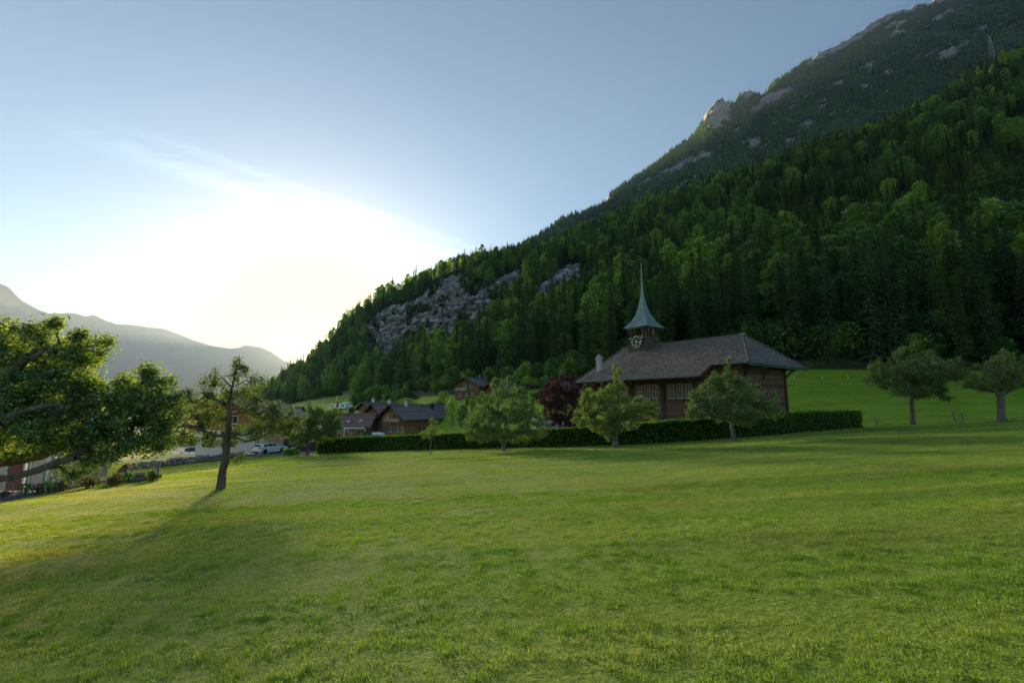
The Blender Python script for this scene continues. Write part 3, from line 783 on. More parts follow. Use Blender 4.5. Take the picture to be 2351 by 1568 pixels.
# ================================================================== LAWN GRASS
def grass_mat():
    m = newmat('grass_blades'); t = NT(m); p = t.pos()
    stripe = t.ramp(t.noise(t.mapping(p, (0.035, 0.50, 0.0), (0, 0, 0.10)), 1.0, 4, 0.6), [(0.36, 0.0), (0.64, 1.0)])
    patch = t.noise(p, 0.22, 4, 0.55); small = t.noise(p, 2.2, 3, 0.6)
    f = t.math('ADD', t.math('MULTIPLY', stripe, 0.56), t.math('MULTIPLY', patch, 0.34))
    f = t.math('ADD', f, t.math('MULTIPLY', small, 0.28)); f = t.math('ADD', f, t.math('MULTIPLY', t.island(), 0.42)); f = t.math('SUBTRACT', f, 0.31)
    col = t.ramp(f, [(0.18, (0.052, 0.145, 0.010)), (0.42, (0.14, 0.285, 0.018)), (0.64, (0.27, 0.395, 0.045)), (0.88, (0.46, 0.46, 0.15))])
    dry = t.noise(t.mapping(p, (0.12, 0.55, 0.0), (0, 0, 0.15), (7, 3, 0)), 1.0, 6, 0.65)
    col = t.mix(t.ramp(dry, [(0.50, 0.0), (0.66, 0.46)]), col, (0.34, 0.32, 0.13))
    d = t.n('ShaderNodeBsdfDiffuse'); t.l(col, d.inputs[0])
    tr = t.n('ShaderNodeBsdfTranslucent'); t.l(t.mix(1.0, col, (1.25, 1.15, 0.45, 1), 'MULTIPLY'), tr.inputs[0])
    mx = t.n('ShaderNodeMixShader'); mx.inputs[0].default_value = 0.4; t.l(d.outputs[0], mx.inputs[1]); t.l(tr.outputs[0], mx.inputs[2])
    g_ = t.n('ShaderNodeBsdfGlossy'); g_.inputs['Roughness'].default_value = 0.45
    m2 = t.n('ShaderNodeMixShader'); m2.inputs[0].default_value = 0.04; t.l(mx.outputs[0], m2.inputs[1]); t.l(g_.outputs[0], m2.inputs[2])
    o = t.n('ShaderNodeOutputMaterial'); t.l(m2.outputs[0], o.inputs[0]); return m
M_grass = grass_mat()
def grass_tile(seed, size, n, h, w, detail=True, clump=0.5):
    g = np.random.default_rng(seed)
    c = g.uniform(-size/2, size/2, (n, 2))
    k = g.uniform(-size/2, size/2, (max(3, int(n/45)), 2)); sel = g.random(n) < clump
    c[sel] = k[g.integers(0, len(k), sel.sum())] + g.normal(0, 0.035 * max(1, size), (sel.sum(), 2))
    hh = h * g.uniform(0.45, 1.25, n) * np.where(sel, 1.2, 0.85); a = g.uniform(0, 6.283, n); lean = g.uniform(0.15, 0.95, n)
    d = np.stack([np.cos(a), np.sin(a), np.zeros(n)], 1); s = np.stack([-np.sin(a + g.normal(0, .7, n)), np.cos(a), np.zeros(n)], 1); s = unit(s)
    base = np.concatenate([c, np.full((n, 1), -0.012)], 1); ww = (w * g.uniform(.6, 1.3, n))[:, None]
    tip = base + d * (hh * lean)[:, None] + np.array([0, 0, 1.0]) * (hh * np.sqrt(np.maximum(0.08, 1 - lean**2)))[:, None]
    if detail:
        mid = base * .5 + tip * .5 + np.array([0, 0, 1.0]) * (hh * .13)[:, None] - d * (hh * lean * .14)[:, None]
        V = np.stack([base - s*ww*.5, base + s*ww*.5, mid + s*ww*.45, mid - s*ww*.45, tip], 1).reshape(-1, 3)
        i = np.arange(n) * 5
        return V, [np.stack([i, i+1, i+2, i+3], 1), np.stack([i+3, i+2, i+4], 1)]
    V = np.stack([base - s*ww*.5, base + s*ww*.5, tip], 1).reshape(-1, 3); return V, [np.arange(n*3).reshape(-1, 3)]
def add_herbs(VF, seed, size, n):
    """a few small broad leaves (clover, plantain) between the blades"""
    V, F = VF; g = np.random.default_rng(seed); k = g.uniform(-size/2, size/2, (max(2, n // 14), 2)); c = k[g.integers(0, len(k), n)] + g.normal(0, .035, (n, 2))
    LV, LF = rand_leaves(g, np.concatenate([c, g.uniform(.008, .034, (n, 1))], 1), .021, 1.2, .85)
    return np.concatenate([V, LV]), [F[0], F[1], LF + len(V)]
TILES = []
for i in range(4): TILES.append(np_mesh('grass_near', *add_herbs(grass_tile(200+i, 0.7, [1500, 1300, 1700, 1150][i], [0.034, 0.042, 0.028, 0.050][i], 0.0048, True, [.4, .5, .3, .6][i]), 240+i, .7, [60, 90, 40, 110][i]), [M_grass]))
for i in range(2): TILES.append(np_mesh('grass_mid', *grass_tile(210+i, 1.5, 2500, [0.036, .044][i], 0.0085, False, .45), [M_grass]))
for i in range(2): TILES.append(np_mesh('grass_far', *grass_tile(220+i, 3.2, 3300, 0.055, 0.019, False, 0.3), [M_grass]))

HEDGE_PX = [(719,1042,1007),(790,1039,1004),(860,1036,1001),(930,1034,998),(1000,1032,995),(1080,1030,992),(1157,1028,988),(1240,1027,984),(1330,1025,980),(1413,1022,975),(1500,1018,969),(1600,1011,962),(1700,1004,955),(1800,996,949),(1900,988,945),(1990,981,943)]
HEDGE = []
for px, py, pt in HEDGE_PX:
    h = hit(px, py); HEDGE.append((h.x, h.y, h.z, P(px, pt, h.y + 0.3).z))
HEDGE = np.array(HEDGE)
HX0, HX1 = HEDGE[0, 0], HEDGE[-1, 0]
hp = lambda *a: [tuple(hit(x, y))[:2] for x, y in a]
DRIVE = hp((556, 1047), (610, 1047), (660, 1044), (716, 1043.5), (724, 1034), (760, 1024), (690, 1018), (610, 1021), (545, 1030), (536, 1040))
PATIO = hp((395, 1045), (480, 1041), (536, 1038), (545, 1029), (470, 1024), (395, 1028))
YARD = [(-18.2, 14.0), (-18.9, 18.8), (-20.4, 20.4), (-31, 20.6), (-32, 13.0)]
GHOUSE = [(-20.6, 20.5), (-21.6, 25.8), (-29, 26), (-29, 20.5)]
def pip(x, y, poly): return bool(in_poly(np.array([x]), np.array([y]), poly)[0])
def lawn_ok(x, y):
    if y > 62 and x < 27: return False
    if HX0 < x < HX1 and y > 62: return bool(land(x, y) < 9.5)
    if HX0 < x < HX1 and y > np.interp(x, HEDGE[:, 0], HEDGE[:, 1]) + 0.5: return False
    if x < -16 and y < 30 and (pip(x, y, YARD) or pip(x, y, GHOUSE)): return False
    if x < HX0 + 1 and y > 44 and (pip(x, y, DRIVE) or pip(x, y, PATIO)): return False
    if x < -34 and y > 58: return False
    return x > -60
def place_tiles(step, y0, y1, pids, half=1.22, jit=0.25):
    out = []; g = np.random.default_rng(int(step * 100))
    for y in np.arange(y0, y1, step):
        for x in np.arange(-half * y - 2, half * y + 2, step):
            xx = x + g.uniform(-jit, jit) * step; yy = y + g.uniform(-jit, jit) * step
            if not (y0 <= yy < y1) or not lawn_ok(xx, yy): continue
            out.append((xx, yy, pids[g.integers(len(pids))], g.uniform(0, 6.28)))
    return out
tl = place_tiles(0.52, 1.6, 12.5, [0, 1, 2, 3]) + place_tiles(1.15, 12.0, 26.0, [4, 5]) + place_tiles(2.5, 25.2, 90.0, [6, 7])
gp, gr, gpid = [], [], []
for x, y, p_, a in tl:
    z = land(x, y); e = 0.4
    zx = (land(x + e, y) - land(x - e, y)) / (2 * e); zy = (land(x, y + e) - land(x, y - e)) / (2 * e)
    gp.append((x, y, z)); gpid.append(p_)
    nrm = Vector((-zx, -zy, 1)).normalized(); q = nrm.to_track_quat('Z', 'Y').to_matrix() @ Matrix.Rotation(a, 3, 'Z')
    gr.append(tuple(q.to_euler()))
ng_ = len(gp)
hsc = np.random.default_rng(5).uniform(0.8, 1.15, ng_)
gs = scatter('lawn_grass', gp, gr, np.stack([np.ones(ng_), np.ones(ng_), hsc], 1), gpid, TILES)
tag(gs, 'short mown grass of the orchard meadow', 'grass', kind='stuff')

# ================================================================== HEDGE
L_hedge = leaf_mat('leaf_hedge', [(0.0, (0.0424, 0.1201, 0.0126)), (0.55, (0.099, 0.2299, 0.018)), (1.0, (0.2299, 0.4064, 0.0324))], trans=0.25, inst=0.1, gloss=0.02)
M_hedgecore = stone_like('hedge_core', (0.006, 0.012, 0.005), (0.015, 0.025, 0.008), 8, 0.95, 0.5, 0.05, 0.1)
def make_hedge(path, width, label, leaf=0.12, per_m2=150, seed=3, group=None):
    """path: rows of (x, y, z base, z top) along the front foot"""
    g = np.random.default_rng(seed); path = np.asarray(path, float)
    L = np.concatenate([[0], np.cumsum(np.hypot(*np.diff(path[:, :2], axis=0).T))]); n = max(6, int(L[-1] / 0.8)); s = np.linspace(0, L[-1], n)
    Q = np.stack([np.interp(s, L, path[:, i]) for i in range(4)], 1)
    ker = np.ones(5) / 5
    for i in range(4): Q[:, i] = np.convolve(np.pad(Q[:, i], 2, mode='edge'), ker, 'valid')
    tan = unit(np.gradient(Q[:, :2], axis=0)); nb = np.stack([-tan[:, 1], tan[:, 0]], 1)          # towards the back
    if nb[:, 1].mean() < 0: nb = -nb
    c = Q[0, :2].copy(); o = empty('hedge', (c[0], c[1], Q[0, 2]), 0, label, 'hedge', group); org = np.array([c[0], c[1], Q[0, 2]])
    ins = 0.10; prof = [(ins, -0.2), (ins, 0.97), (ins + .06, 1.0), (width - ins - .06, 1.0), (width - ins, 0.97), (width - ins, -0.2)]
    V = []
    for i in range(n):
        for d, f in prof: V.append((*(Q[i, :2] + nb[i] * d), Q[i, 2] + (Q[i, 3] - Q[i, 2] - .06) * f))
    m_ = len(prof); F = [(i*m_+j, i*m_+j+1, (i+1)*m_+j+1, (i+1)*m_+j) for i in range(n-1) for j in range(m_-1)]
    F += [tuple(range(m_))]; F4 = np.array([f for f in F if len(f) == 4]); V = np.array(V) - org
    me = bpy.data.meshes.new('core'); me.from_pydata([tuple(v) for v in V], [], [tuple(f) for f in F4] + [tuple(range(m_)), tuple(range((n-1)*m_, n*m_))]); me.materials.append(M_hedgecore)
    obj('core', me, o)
    h_ = (Q[:, 3] - Q[:, 2]).mean(); area = L[-1] * (2 * h_ + width); N = int(area * per_m2)
    u = g.uniform(0, n - 1.001, N); i0 = u.astype(int); f = (u - i0)[:, None]; B = Q[i0] * (1 - f) + Q[i0 + 1] * f; nn = nb[i0]
    t_ = g.uniform(0, 2 * h_ + width, N); bump = (fbm(B[:, 0]*.9+B[:, 1]*.7, t_*1.3, 3) - .5) * .26 + g.normal(0, .04, N)
    hz_ = B[:, 3] - B[:, 2]
    d = np.where(t_ < h_, -bump, np.where(t_ < h_ + width, t_ - h_, width + bump))
    z = np.where(t_ < h_, t_ / h_ * hz_, np.where(t_ < h_ + width, hz_ + bump * .8, (2*h_ + width - t_) / h_ * hz_))
    round_ = 0.10; z = np.where((d < round_) & (z > hz_ - round_), z - (round_ - d) * 0.35, z)
    C = np.stack([B[:, 0] + nn[:, 0]*d, B[:, 1] + nn[:, 1]*d, B[:, 2] + z], 1) - org
    # ends
    for e, sg in ((0, -1), (n - 1, 1)):
        k = int(width * h_ * per_m2); hh = Q[e, 3] - Q[e, 2]; dd_ = g.uniform(0, width, k); zz_ = g.uniform(0, hh, k)
        E = np.stack([Q[e, 0] + nb[e, 0]*dd_ + tan[e, 0]*sg*g.normal(.03, .04, k), Q[e, 1] + nb[e, 1]*dd_ + tan[e, 1]*sg*g.normal(.03, .04, k), Q[e, 2] + zz_], 1) - org
        C = np.concatenate([C, E])
    LV, LF = rand_leaves(g, C, leaf, 0.25, 0.6)
    tag(obj('foliage', np_mesh('foliage', LV, LF, [L_hedge]), o))
    return o
make_hedge(HEDGE, 1.3, 'long clipped dark green hedge along the far edge of the meadow')

# ================================================================== ORCHARD TREES
def grow(seed, trunk, lobes, n_attr, r_base, limbs=(), tip=0.006, shell=0.5, sag=0.05, wig=0.16, power=0.5):
    """skeleton: trunk and limbs given, twigs grown towards points spread through the crown lobes"""
    g = np.random.default_rng(seed); pos = []; par = []; paths = []
    def add_path(p, parent):
        ids = []
        for q in p:
            pos.append(np.asarray(q, float)); par.append(parent); parent = len(pos) - 1; ids.append(parent)
        return ids
    def dense(pl, step):
        nonlocal wig
        pl = np.asarray(pl, float); out = [pl[0]]
        for a, b in zip(pl[:-1], pl[1:]):
            k = max(1, int(np.linalg.norm(b - a) / step))
            for i in range(1, k + 1): out.append(a + (b - a) * i / k)
        out = np.array(out)
        if len(out) > 2: out[1:-1] += g.normal(0, wig * step * .5, (len(out) - 2, 3))
        return out
    size = max(np.ptp(np.array([l[0] for l in lobes]), axis=0).max(), 1.0); step = size * 0.06
    w_ = wig; wig = min(wig, .10); tr_ = dense(trunk, step); wig = w_
    ids = add_path(tr_, -1); paths.append((-1, ids)); i_free = int(len(ids) * 0.35)
    blocked = set(ids[:i_free])
    for lb in limbs:
        lb = dense(lb, step); P0 = np.array([pos[i] for i in ids]); j = ids[int(np.argmin(np.linalg.norm(P0 - lb[0], axis=1)))]
        k = add_path(lb[1:], j); paths.append((j, k))
    vol = np.array([np.prod(l[1]) ** 0.8 for l in lobes]); vol = vol / vol.sum()
    A = []
    for l, v in zip(lobes, vol):
        k = max(3, int(round(n_attr * v))); u = unit(g.normal(size=(k, 3))); r = g.uniform(0, 1, (k, 1)) ** (1/3) * (1 - shell) + shell * g.uniform(.75, 1.0, (k, 1))
        A.append(np.asarray(l[0]) + u * r * np.asarray(l[1]))
    A = np.concatenate(A); src = np.array(pos); dmin = np.min(np.linalg.norm(A[:, None] - src[None], axis=2), 1); A = A[np.argsort(dmin)]
    twig = []
    for a in A:
        PP = np.array(pos); dv = np.linalg.norm(PP - a, axis=1); dv[list(blocked)] += 1e3
        dv += np.maximum(0, PP[:, 2] - a[2]) * 0.35
        j = int(np.argmin(dv)); p0 = PP[j]; L = np.linalg.norm(a - p0)
        k = max(2, int(L / step) + 1); f = np.linspace(0, 1, k + 1)[1:, None]
        seg = p0 + (a - p0) * f; seg[:, 2] += np.sin(f[:, 0] * math.pi) * L * (0.10 if a[2] > p0[2] else sag); seg[:-1] += g.normal(0, wig * step, (k - 1, 3)) if k > 1 else 0
        ids_ = add_path(seg, j); paths.append((j, ids_)); twig.append(ids_)
    n = len(pos); cnt = np.zeros(n); haskid = np.zeros(n, bool)
    for i in range(n):
        if par[i] >= 0: haskid[par[i]] = True
    for i in range(n - 1, -1, -1):
        if not haskid[i]: cnt[i] += 1.0
        if par[i] >= 0: cnt[par[i]] += cnt[i]
    pos = np.array(pos); rad = np.maximum(tip, r_base * (cnt / cnt[0]) ** power)
    z0 = pos[0][2]; rad[0] *= 1.35
    if len(ids) > 2: rad[ids[1]] *= 1.12
    tubes = []
    for j, ids_ in paths:
        ii = ([j] if j >= 0 else []) + ids_
        r_ = rad[ii].copy()
        if j >= 0: r_[0] = min(r_[0], r_[1] * 1.25)
        tubes.append((pos[ii], r_))
    return pos, twig, tubes
def leaf_cloud(g, pos, twig, per, spread, size, droop=0.2, aspect=0.55, up=0.3):
    C = []
    for ids in twig:
        q = pos[ids]; k = max(1, int(per * g.uniform(.5, 1.5))); t_ = g.uniform(max(0, len(q) * .35 - .5), len(q) - 1 + .35, k)
        i0 = np.clip(t_.astype(int), 0, len(q) - 1); i1 = np.minimum(i0 + 1, len(q) - 1); f = (t_ - i0)[:, None]
        C.append(q[i0] * (1 - f) + q[i1] * f + g.normal(0, spread, (k, 3)))
    return rand_leaves(g, np.concatenate(C), size, up, aspect, droop)
def px_tree(name, label, base, Y, trunk_px, lobes_px, n_attr, per, leaf, spread, r_base, lmat, bmat, limbs_px=(), seed=1, cat='apple tree', depth=0.85, group=None, droop=0.2, twigw=0.006, shell=0.5, fruit=0, aspect=0.55, power=0.5, fr_mat=None, base_z=None, shoots=26, wig=0.16):
    """a tree stood on the land at its own distance; outline points are given in picture pixels round its foot"""
    b = P(base[0], base[1], Y) if base_z is None else Vector((P(base[0], base[1], Y).x, Y, base_z))
    if base_z is None: b.z = land(b.x, b.y)
    def loc(px, py, dy=0.0): p = P(px, py, Y); return np.array([p.x - b.x, dy, p.z - b.z])
    g = np.random.default_rng(seed); m = Y / FPX
    trunk = [np.array([0, 0, -0.15])] + [loc(*q) for q in trunk_px]
    lobes = []
    for (cx, cy_, rx, ry) in lobes_px:
        rz = rx * m * depth; lobes.append((loc(cx, cy_, 0) + np.array([0, g.uniform(-.5, .5) * rz, 0]), np.array([rx * m, max(rz, .15), ry * m])))
    for _ in range(shoots):
        cx, cy_, rx, ry = lobes_px[g.integers(len(lobes_px))]; a_ = g.uniform(.1, 3.04); L_ = g.uniform(.10, .24) * 46
        lobes.append((loc(cx + rx * 1.02 * math.cos(a_), cy_ - ry * 1.02 * math.sin(a_) - L_ * .5, g.uniform(-.6, .6) * rx * m), np.array([L_ * .28 * m, L_ * .28 * m, L_ * .8 * m])))
    limbs = [[loc(*q) for q in l] for l in limbs_px]
    pos, twig, tubes = grow(seed, trunk, lobes, n_attr, r_base, limbs, twigw, shell, power=power, wig=wig)
    o = empty(name, b, 0, label, cat, group)
    TV, TF = tube_np(tubes, 6); obj('trunk', np_mesh('trunk', TV, TF, [bmat], True), o)
    LV, LF = leaf_cloud(g, pos, twig, per, spread, leaf, droop, aspect); obj('crown', np_mesh('crown', LV, LF, [lmat]), o)
    if fruit:
        fm = MB().lathe([(0.004, -.034), (.022, -.028), (.036, -.004), (.034, .018), (.02, .03), (.004, .026)], 8).mesh('apple', fr_mat, True)
        for i in range(fruit):
            t_ = twig[g.integers(len(twig))]; q = pos[t_[-1]] + np.array([g.normal(0, .05), g.normal(0, .05), -.06]); obj('apple', fm, o, q)
    return o
L_apple = leaf_mat('leaf_apple', [(0.0, (0.0467, 0.0945, 0.03)), (0.5, (0.1, 0.1755, 0.054)), (0.85, (0.1734, 0.27, 0.078)), (1.0, (0.2668, 0.3645, 0.108))], trans=0.35, inst=0.05, gloss=0.05)
L_apple_y = leaf_mat('leaf_apple_yellow', [(0.0, (0.0713, 0.118, 0.0285)), (0.5, (0.1546, 0.236, 0.0513)), (0.85, (0.2616, 0.3602, 0.0798)), (1.0, (0.3567, 0.4347, 0.114))], trans=0.38, inst=0.05, gloss=0.05)
L_bigapple = leaf_mat('leaf_big_apple', [(0.0, (0.0399, 0.1031, 0.0288)), (0.5, (0.0876, 0.1875, 0.0504)), (0.85, (0.1594, 0.2906, 0.072)), (1.0, (0.3028, 0.4125, 0.108))], trans=0.45, tcol=(1.6, 1.35, 0.4, 1), inst=0.03, gloss=0.07, rough=0.4)
L_old = leaf_mat('leaf_old_apple', [(0.0, (0.0425, 0.075, 0.026)), (0.5, (0.085, 0.135, 0.045)), (1.0, (0.17, 0.21, 0.07))], trans=0.40, tcol=(1.12, 1.2, 0.5, 1), inst=0.03, gloss=0.05)
L_cherry = leaf_mat('leaf_cherry', [(0.0, (0.0364, 0.0822, 0.0227)), (0.55, (0.091, 0.1665, 0.0389)), (1.0, (0.243, 0.3328, 0.0728))], trans=0.3, inst=0.05, gloss=0.05)
L_maple = leaf_mat('leaf_copper', [(0.0, (0.0229, 0.0121, 0.0162)), (0.55, (0.0574, 0.0243, 0.0297)), (1.0, (0.153, 0.0608, 0.0608))], trans=0.25, tcol=(1.3, 0.8, 0.8, 1), inst=0.03, gloss=0.04)
M_apple = stone_like('apple_skin', (0.18, 0.26, 0.06), (0.26, 0.33, 0.09), 12, 0.4, 0.0, spec=0.5)
def hy(px, py): return hit(px, py).y
px_tree('apple_tree', 'broad round-crowned green apple tree in front of the hedge, left of the copper maple', (1157, 1035), hy(1157, 1035), [(1157,1000),(1160,985),(1162,950)],
        [(1160,930,60,42),(1110,962,45,34),(1212,962,40,38),(1160,972,72,34),(1088,992,26,18),(1234,990,24,20),(1165,900,34,18),(1130,1006,36,12),(1192,1006,42,12),(1166,884,5,16),(1080,1000,12,10),(1140,890,5,10),(1195,893,5,10),(1098,935,12,12)],
        560, 80, 0.105, 0.10, 0.14, L_apple, M_barkpale, seed=31)
px_tree('apple_tree', 'ragged yellow-green apple tree with a tall leader in front of the church windows', (1413, 1028), hy(1413, 1028), [(1413,1000),(1415,970),(1420,940),(1418,900),(1416,870)],
        [(1416,872,10,26),(1412,905,32,24),(1362,928,34,24),(1462,935,34,26),(1418,940,46,28),(1344,956,24,18),(1398,982,30,18),(1372,975,26,16),(1496,945,18,18),(1436,972,36,16),(1332,972,14,10),(1500,962,10,8),(1405,1000,14,10),(1350,915,8,12)],
        430, 78, 0.105, 0.10, 0.16, L_apple_y, M_barkpale, limbs_px=[[(1418,970),(1390,955,-.3),(1365,945,-.4)],[(1418,965),(1440,950,.3),(1462,945,.4)]], seed=32)
px_tree('apple_tree', 'wide leaning apple tree in front of the right end of the church', (1688, 1013), hy(1688, 1013), [(1682,990),(1677,965),(1676,940),(1672,905)],
        [(1672,880,36,26),(1634,915,44,30),(1722,915,44,32),(1680,932,72,34),(1608,940,34,24),(1757,940,30,28),(1584,952,16,12),(1782,945,16,14),(1690,960,52,18),(1671,850,4,16),(1640,885,18,14),(1700,880,20,14),(1745,905,14,14),(1600,915,14,12)],
        540, 80, 0.105, 0.10, 0.15, L_apple, M_barkpale, limbs_px=[[(1677,962),(1640,958,-.3),(1605,950,-.5)]], seed=33)
px_tree('cherry_tree', 'dark green cherry tree with drooping leaves on the grass right of the hedge', (2095, 975), hy(2095, 975), [(2094,945),(2092,925),(2095,900),(2098,860)],
        [(2100,850,58,28),(2050,868,42,28),(2150,858,44,26),(2186,850,26,16),(2090,890,62,24),(2016,850,18,12),(2132,895,44,20),(2090,815,22,18),(2204,862,18,9),(2006,882,16,10),(2068,832,26,16),(2130,828,14,14),(2172,905,20,14)],
        480, 70, 0.16, 0.15, 0.20, L_cherry, M_bark, seed=34, cat='cherry tree', droop=0.9, aspect=0.42)
px_tree('apple_tree', 'old spreading apple tree with thick trunk at the far right edge', (2300, 967), hy(2300, 967), [(2299,940),(2297,915),(2303,890),(2300,860)],
        [(2302,848,44,24),(2268,876,40,16),(2345,870,42,22),(2300,884,56,16),(2240,885,18,8),(2380,880,24,18),(2300,828,24,12)],
        460, 70, 0.10, 0.10, 0.27, L_apple_y, M_barkpale, limbs_px=[[(2298,915),(2270,895,-.3),(2238,888,-.6)],[(2298,912),(2330,895,.4),(2365,885,.5)],[(2300,900),(2320,870,-.5),(2335,850,-.6)]], seed=35)
px_tree('young_tree', 'thin young fruit tree with a small sparse crown before the hedge', (988, 1045), hy(988, 1045), [(989,1020),(990,1000),(992,975)],
        [(991,985,12,10),(980,996,13,8),(1004,990,14,8),(991,966,5,10),(976,1003,8,6),(1001,972,4,7)], 90, 26, 0.085, 0.07, 0.035, L_apple_y, M_barkpale, seed=36, cat='tree', twigw=0.004, shoots=0)
px_tree('fruit_tree', 'bushy fruit tree standing at the left end of the hedge by the driveway', (706, 1031), 53.0, [(707,1012),(710,995),(722,970)],
        [(736,975,44,30),(700,988,34,24),(750,955,26,18),(690,1006,26,14),(765,985,22,20),(722,945,16,12),(742,1000,30,14),(672,1000,16,10)], 420, 66, 0.15, 0.16, 0.16, L_apple, M_bark, seed=37, cat='tree')
px_tree('copper_maple', 'dark copper-red maple beside the church and the parking place', (1294, 1004), 60.0, [(1296,985),(1298,965),(1300,925)],
        [(1300,888,38,22),(1268,915,34,28),(1338,908,38,28),(1302,935,52,32),(1270,955,26,20),(1325,962,38,24),(1254,902,16,10),(1296,972,34,14),(1360,890,14,14),(1330,875,18,10)], 460, 66, 0.19, 0.17, 0.2, L_maple, M_bark, seed=38, cat='maple tree')
old_l = [[(523,1000),(480,985,-.3),(440,982,-.5),(398,990,-.6)],[(523,1005),(560,1012,.3),(600,1000,.5),(648,996,.6)],[(525,990),(570,1000,-.5),(615,985,-.8)],[(526,955),(490,962,.5),(450,975,.9)],[(526,940),(575,925,.3),(600,912,.5)],
         [(524,925),(480,905,-.4),(455,890,-.5)],[(530,905),(500,885,.3),(480,875,.4)],[(533,895),(570,880,-.3),(600,885,-.4)],[(537,880),(515,866,.2),(492,868,.3)],[(527,965),(470,950,-.8),(430,940,-1)],[(526,950),(600,940,-.6),(660,930,-.9)],[(525,985),(470,1005,.7),(420,1012,1.1)]]
px_tree('old_apple_tree', 'gnarled old apple tree with leaning dark trunk and sparse twisted branches', (505, 1137), 17.0, [(509,1100),(516,1060),(522,1020),(527,960),(524,925),(533,890),(541,850),(544,838)],
        [(543,848,12,12),(545,866,24,16),(492,872,28,11),(585,882,26,14),(450,922,38,20),(435,962,42,28),(600,940,46,22),(625,975,48,24),(665,985,32,20),(480,962,42,22),(565,988,46,16),(495,1012,36,12),(580,1008,36,8),(410,985,18,20),(650,950,30,16),(545,1060,12,16),(500,905,30,14),(560,915,30,12),(470,890,18,10),(440,1000,30,14)],
        520, 40, 0.064, 0.075, 0.14, L_old, M_bark, limbs_px=old_l, seed=39, twigw=0.004, depth=0.7, power=0.56, wig=0.45, shoots=40)
px_tree('apple_tree', 'large leafy apple tree filling the left edge of the picture', (-150, 1222), 10.0, [(-148,1150),(-140,1090),(-120,1030),(-90,950),(-50,880),(0,820)],
        [(50,790,52,50),(140,830,62,46),(-60,800,70,60),(212,818,34,26),(100,895,110,56),(225,908,80,42),(318,920,66,36),(360,898,28,30),(382,946,32,32),(300,978,80,42),(180,975,100,48),(60,955,100,56),(340,1016,46,26),(262,1030,48,32),(192,1062,30,34),(30,1035,44,22),(-60,960,90,80),(-50,880,80,70),(30,742,10,20),(126,762,8,20),(248,792,14,14),(90,770,8,16),(352,862,8,18),(332,870,6,14),(400,900,8,22),(180,790,12,16)],
        1250, 72, 0.072, 0.08, 0.26, L_bigapple, M_bark, limbs_px=[[(-142,1110),(-60,1080,-.4),(20,1080,-.6),(100,1084,-.7),(165,1068,-.7),(235,1042,-.6)],[(-130,1060),(-40,1060,.3),(40,1048,.5),(120,1010,.6),(200,985,.6),(300,960,.5)],[(-110,1000),(-20,930,-.2),(60,860,-.3),(110,820,-.4)],[(-120,1030),(0,1000,-.8),(120,960,-1.0),(230,930,-1.1),(330,925,-1.1)]],
        seed=40, fruit=45, twigw=0.004, depth=0.9, fr_mat=M_apple)

# ================================================================== BUILDING MATERIALS
def plank_mat(name, c1, c2, period=0.16, axis=2, dark=0.35, world=False):
    """boarded timber: board joints, grain and weathering"""
    if name in MATS: return MATS[name]
    m = newmat(name); t = NT(m); v = t.objco()
    sx = t.n('ShaderNodeSeparateXYZ'); t.l(v, sx.inputs[0]); c = sx.outputs[axis]
    q = t.math('DIVIDE', c, period); fr = t.math('FRACT', q); fl = t.math('FLOOR', q)
    wn_ = t.n('ShaderNodeTexWhiteNoise', noise_dimensions='1D'); t.l(fl, wn_.inputs['W'])
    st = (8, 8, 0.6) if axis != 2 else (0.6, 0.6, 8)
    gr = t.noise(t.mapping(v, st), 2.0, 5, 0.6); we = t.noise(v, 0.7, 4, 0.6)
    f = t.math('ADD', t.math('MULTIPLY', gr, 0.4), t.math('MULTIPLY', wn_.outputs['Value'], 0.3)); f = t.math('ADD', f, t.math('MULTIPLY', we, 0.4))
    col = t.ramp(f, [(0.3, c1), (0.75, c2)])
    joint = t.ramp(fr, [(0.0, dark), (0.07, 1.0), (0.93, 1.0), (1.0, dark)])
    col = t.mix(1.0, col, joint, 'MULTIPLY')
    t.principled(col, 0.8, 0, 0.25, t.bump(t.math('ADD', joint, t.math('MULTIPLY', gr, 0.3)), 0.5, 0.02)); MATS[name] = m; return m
def tile_mat(name, c1, c2, moss=None, rough=0.85):
    if name in MATS: return MATS[name]
    m = newmat(name); t = NT(m); v = t.objco()
    f = t.math('ADD', t.math('MULTIPLY', t.island(), 0.65), t.math('MULTIPLY', t.noise(v, 0.5, 5, 0.6), 0.5))
    col = t.ramp(f, [(0.2, c1), (0.9, c2)])
    if moss: col = t.mix(t.ramp(t.noise(v, 0.9, 6, 0.7), [(0.54, 0.0), (0.68, 0.75)]), col, moss)
    t.principled(col, rough, 0, 0.3, t.bump(t.noise(v, 30, 4, 0.7), 0.3, 0.01)); MATS[name] = m; return m
M_cwood = plank_mat('church_boards', (0.10, 0.056, 0.038), (0.225, 0.13, 0.088), 0.17)
M_cwood_d = stone_like('church_beam', (0.05, 0.03, 0.022), (0.10, 0.06, 0.04), 3, 0.8, 0.4, 0.01, 0.25, (1, 1, .3))
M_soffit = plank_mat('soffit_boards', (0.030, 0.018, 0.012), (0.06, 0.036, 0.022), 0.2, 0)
M_ctile = tile_mat('church_tiles', (0.06, 0.047, 0.043), (0.20, 0.155, 0.138), (0.14, 0.19, 0.14))
M_ctile_moss = tile_mat('church_tiles_mossy', (0.08, 0.07, 0.067), (0.235, 0.21, 0.20), (0.17, 0.25, 0.18))
M_copper = stone_like('green_copper', (0.11, 0.175, 0.168), (0.25, 0.35, 0.335), 2.5, 0.55, 0.15, 0.01, 0.4, (1, 1, 0.4), 0.15)
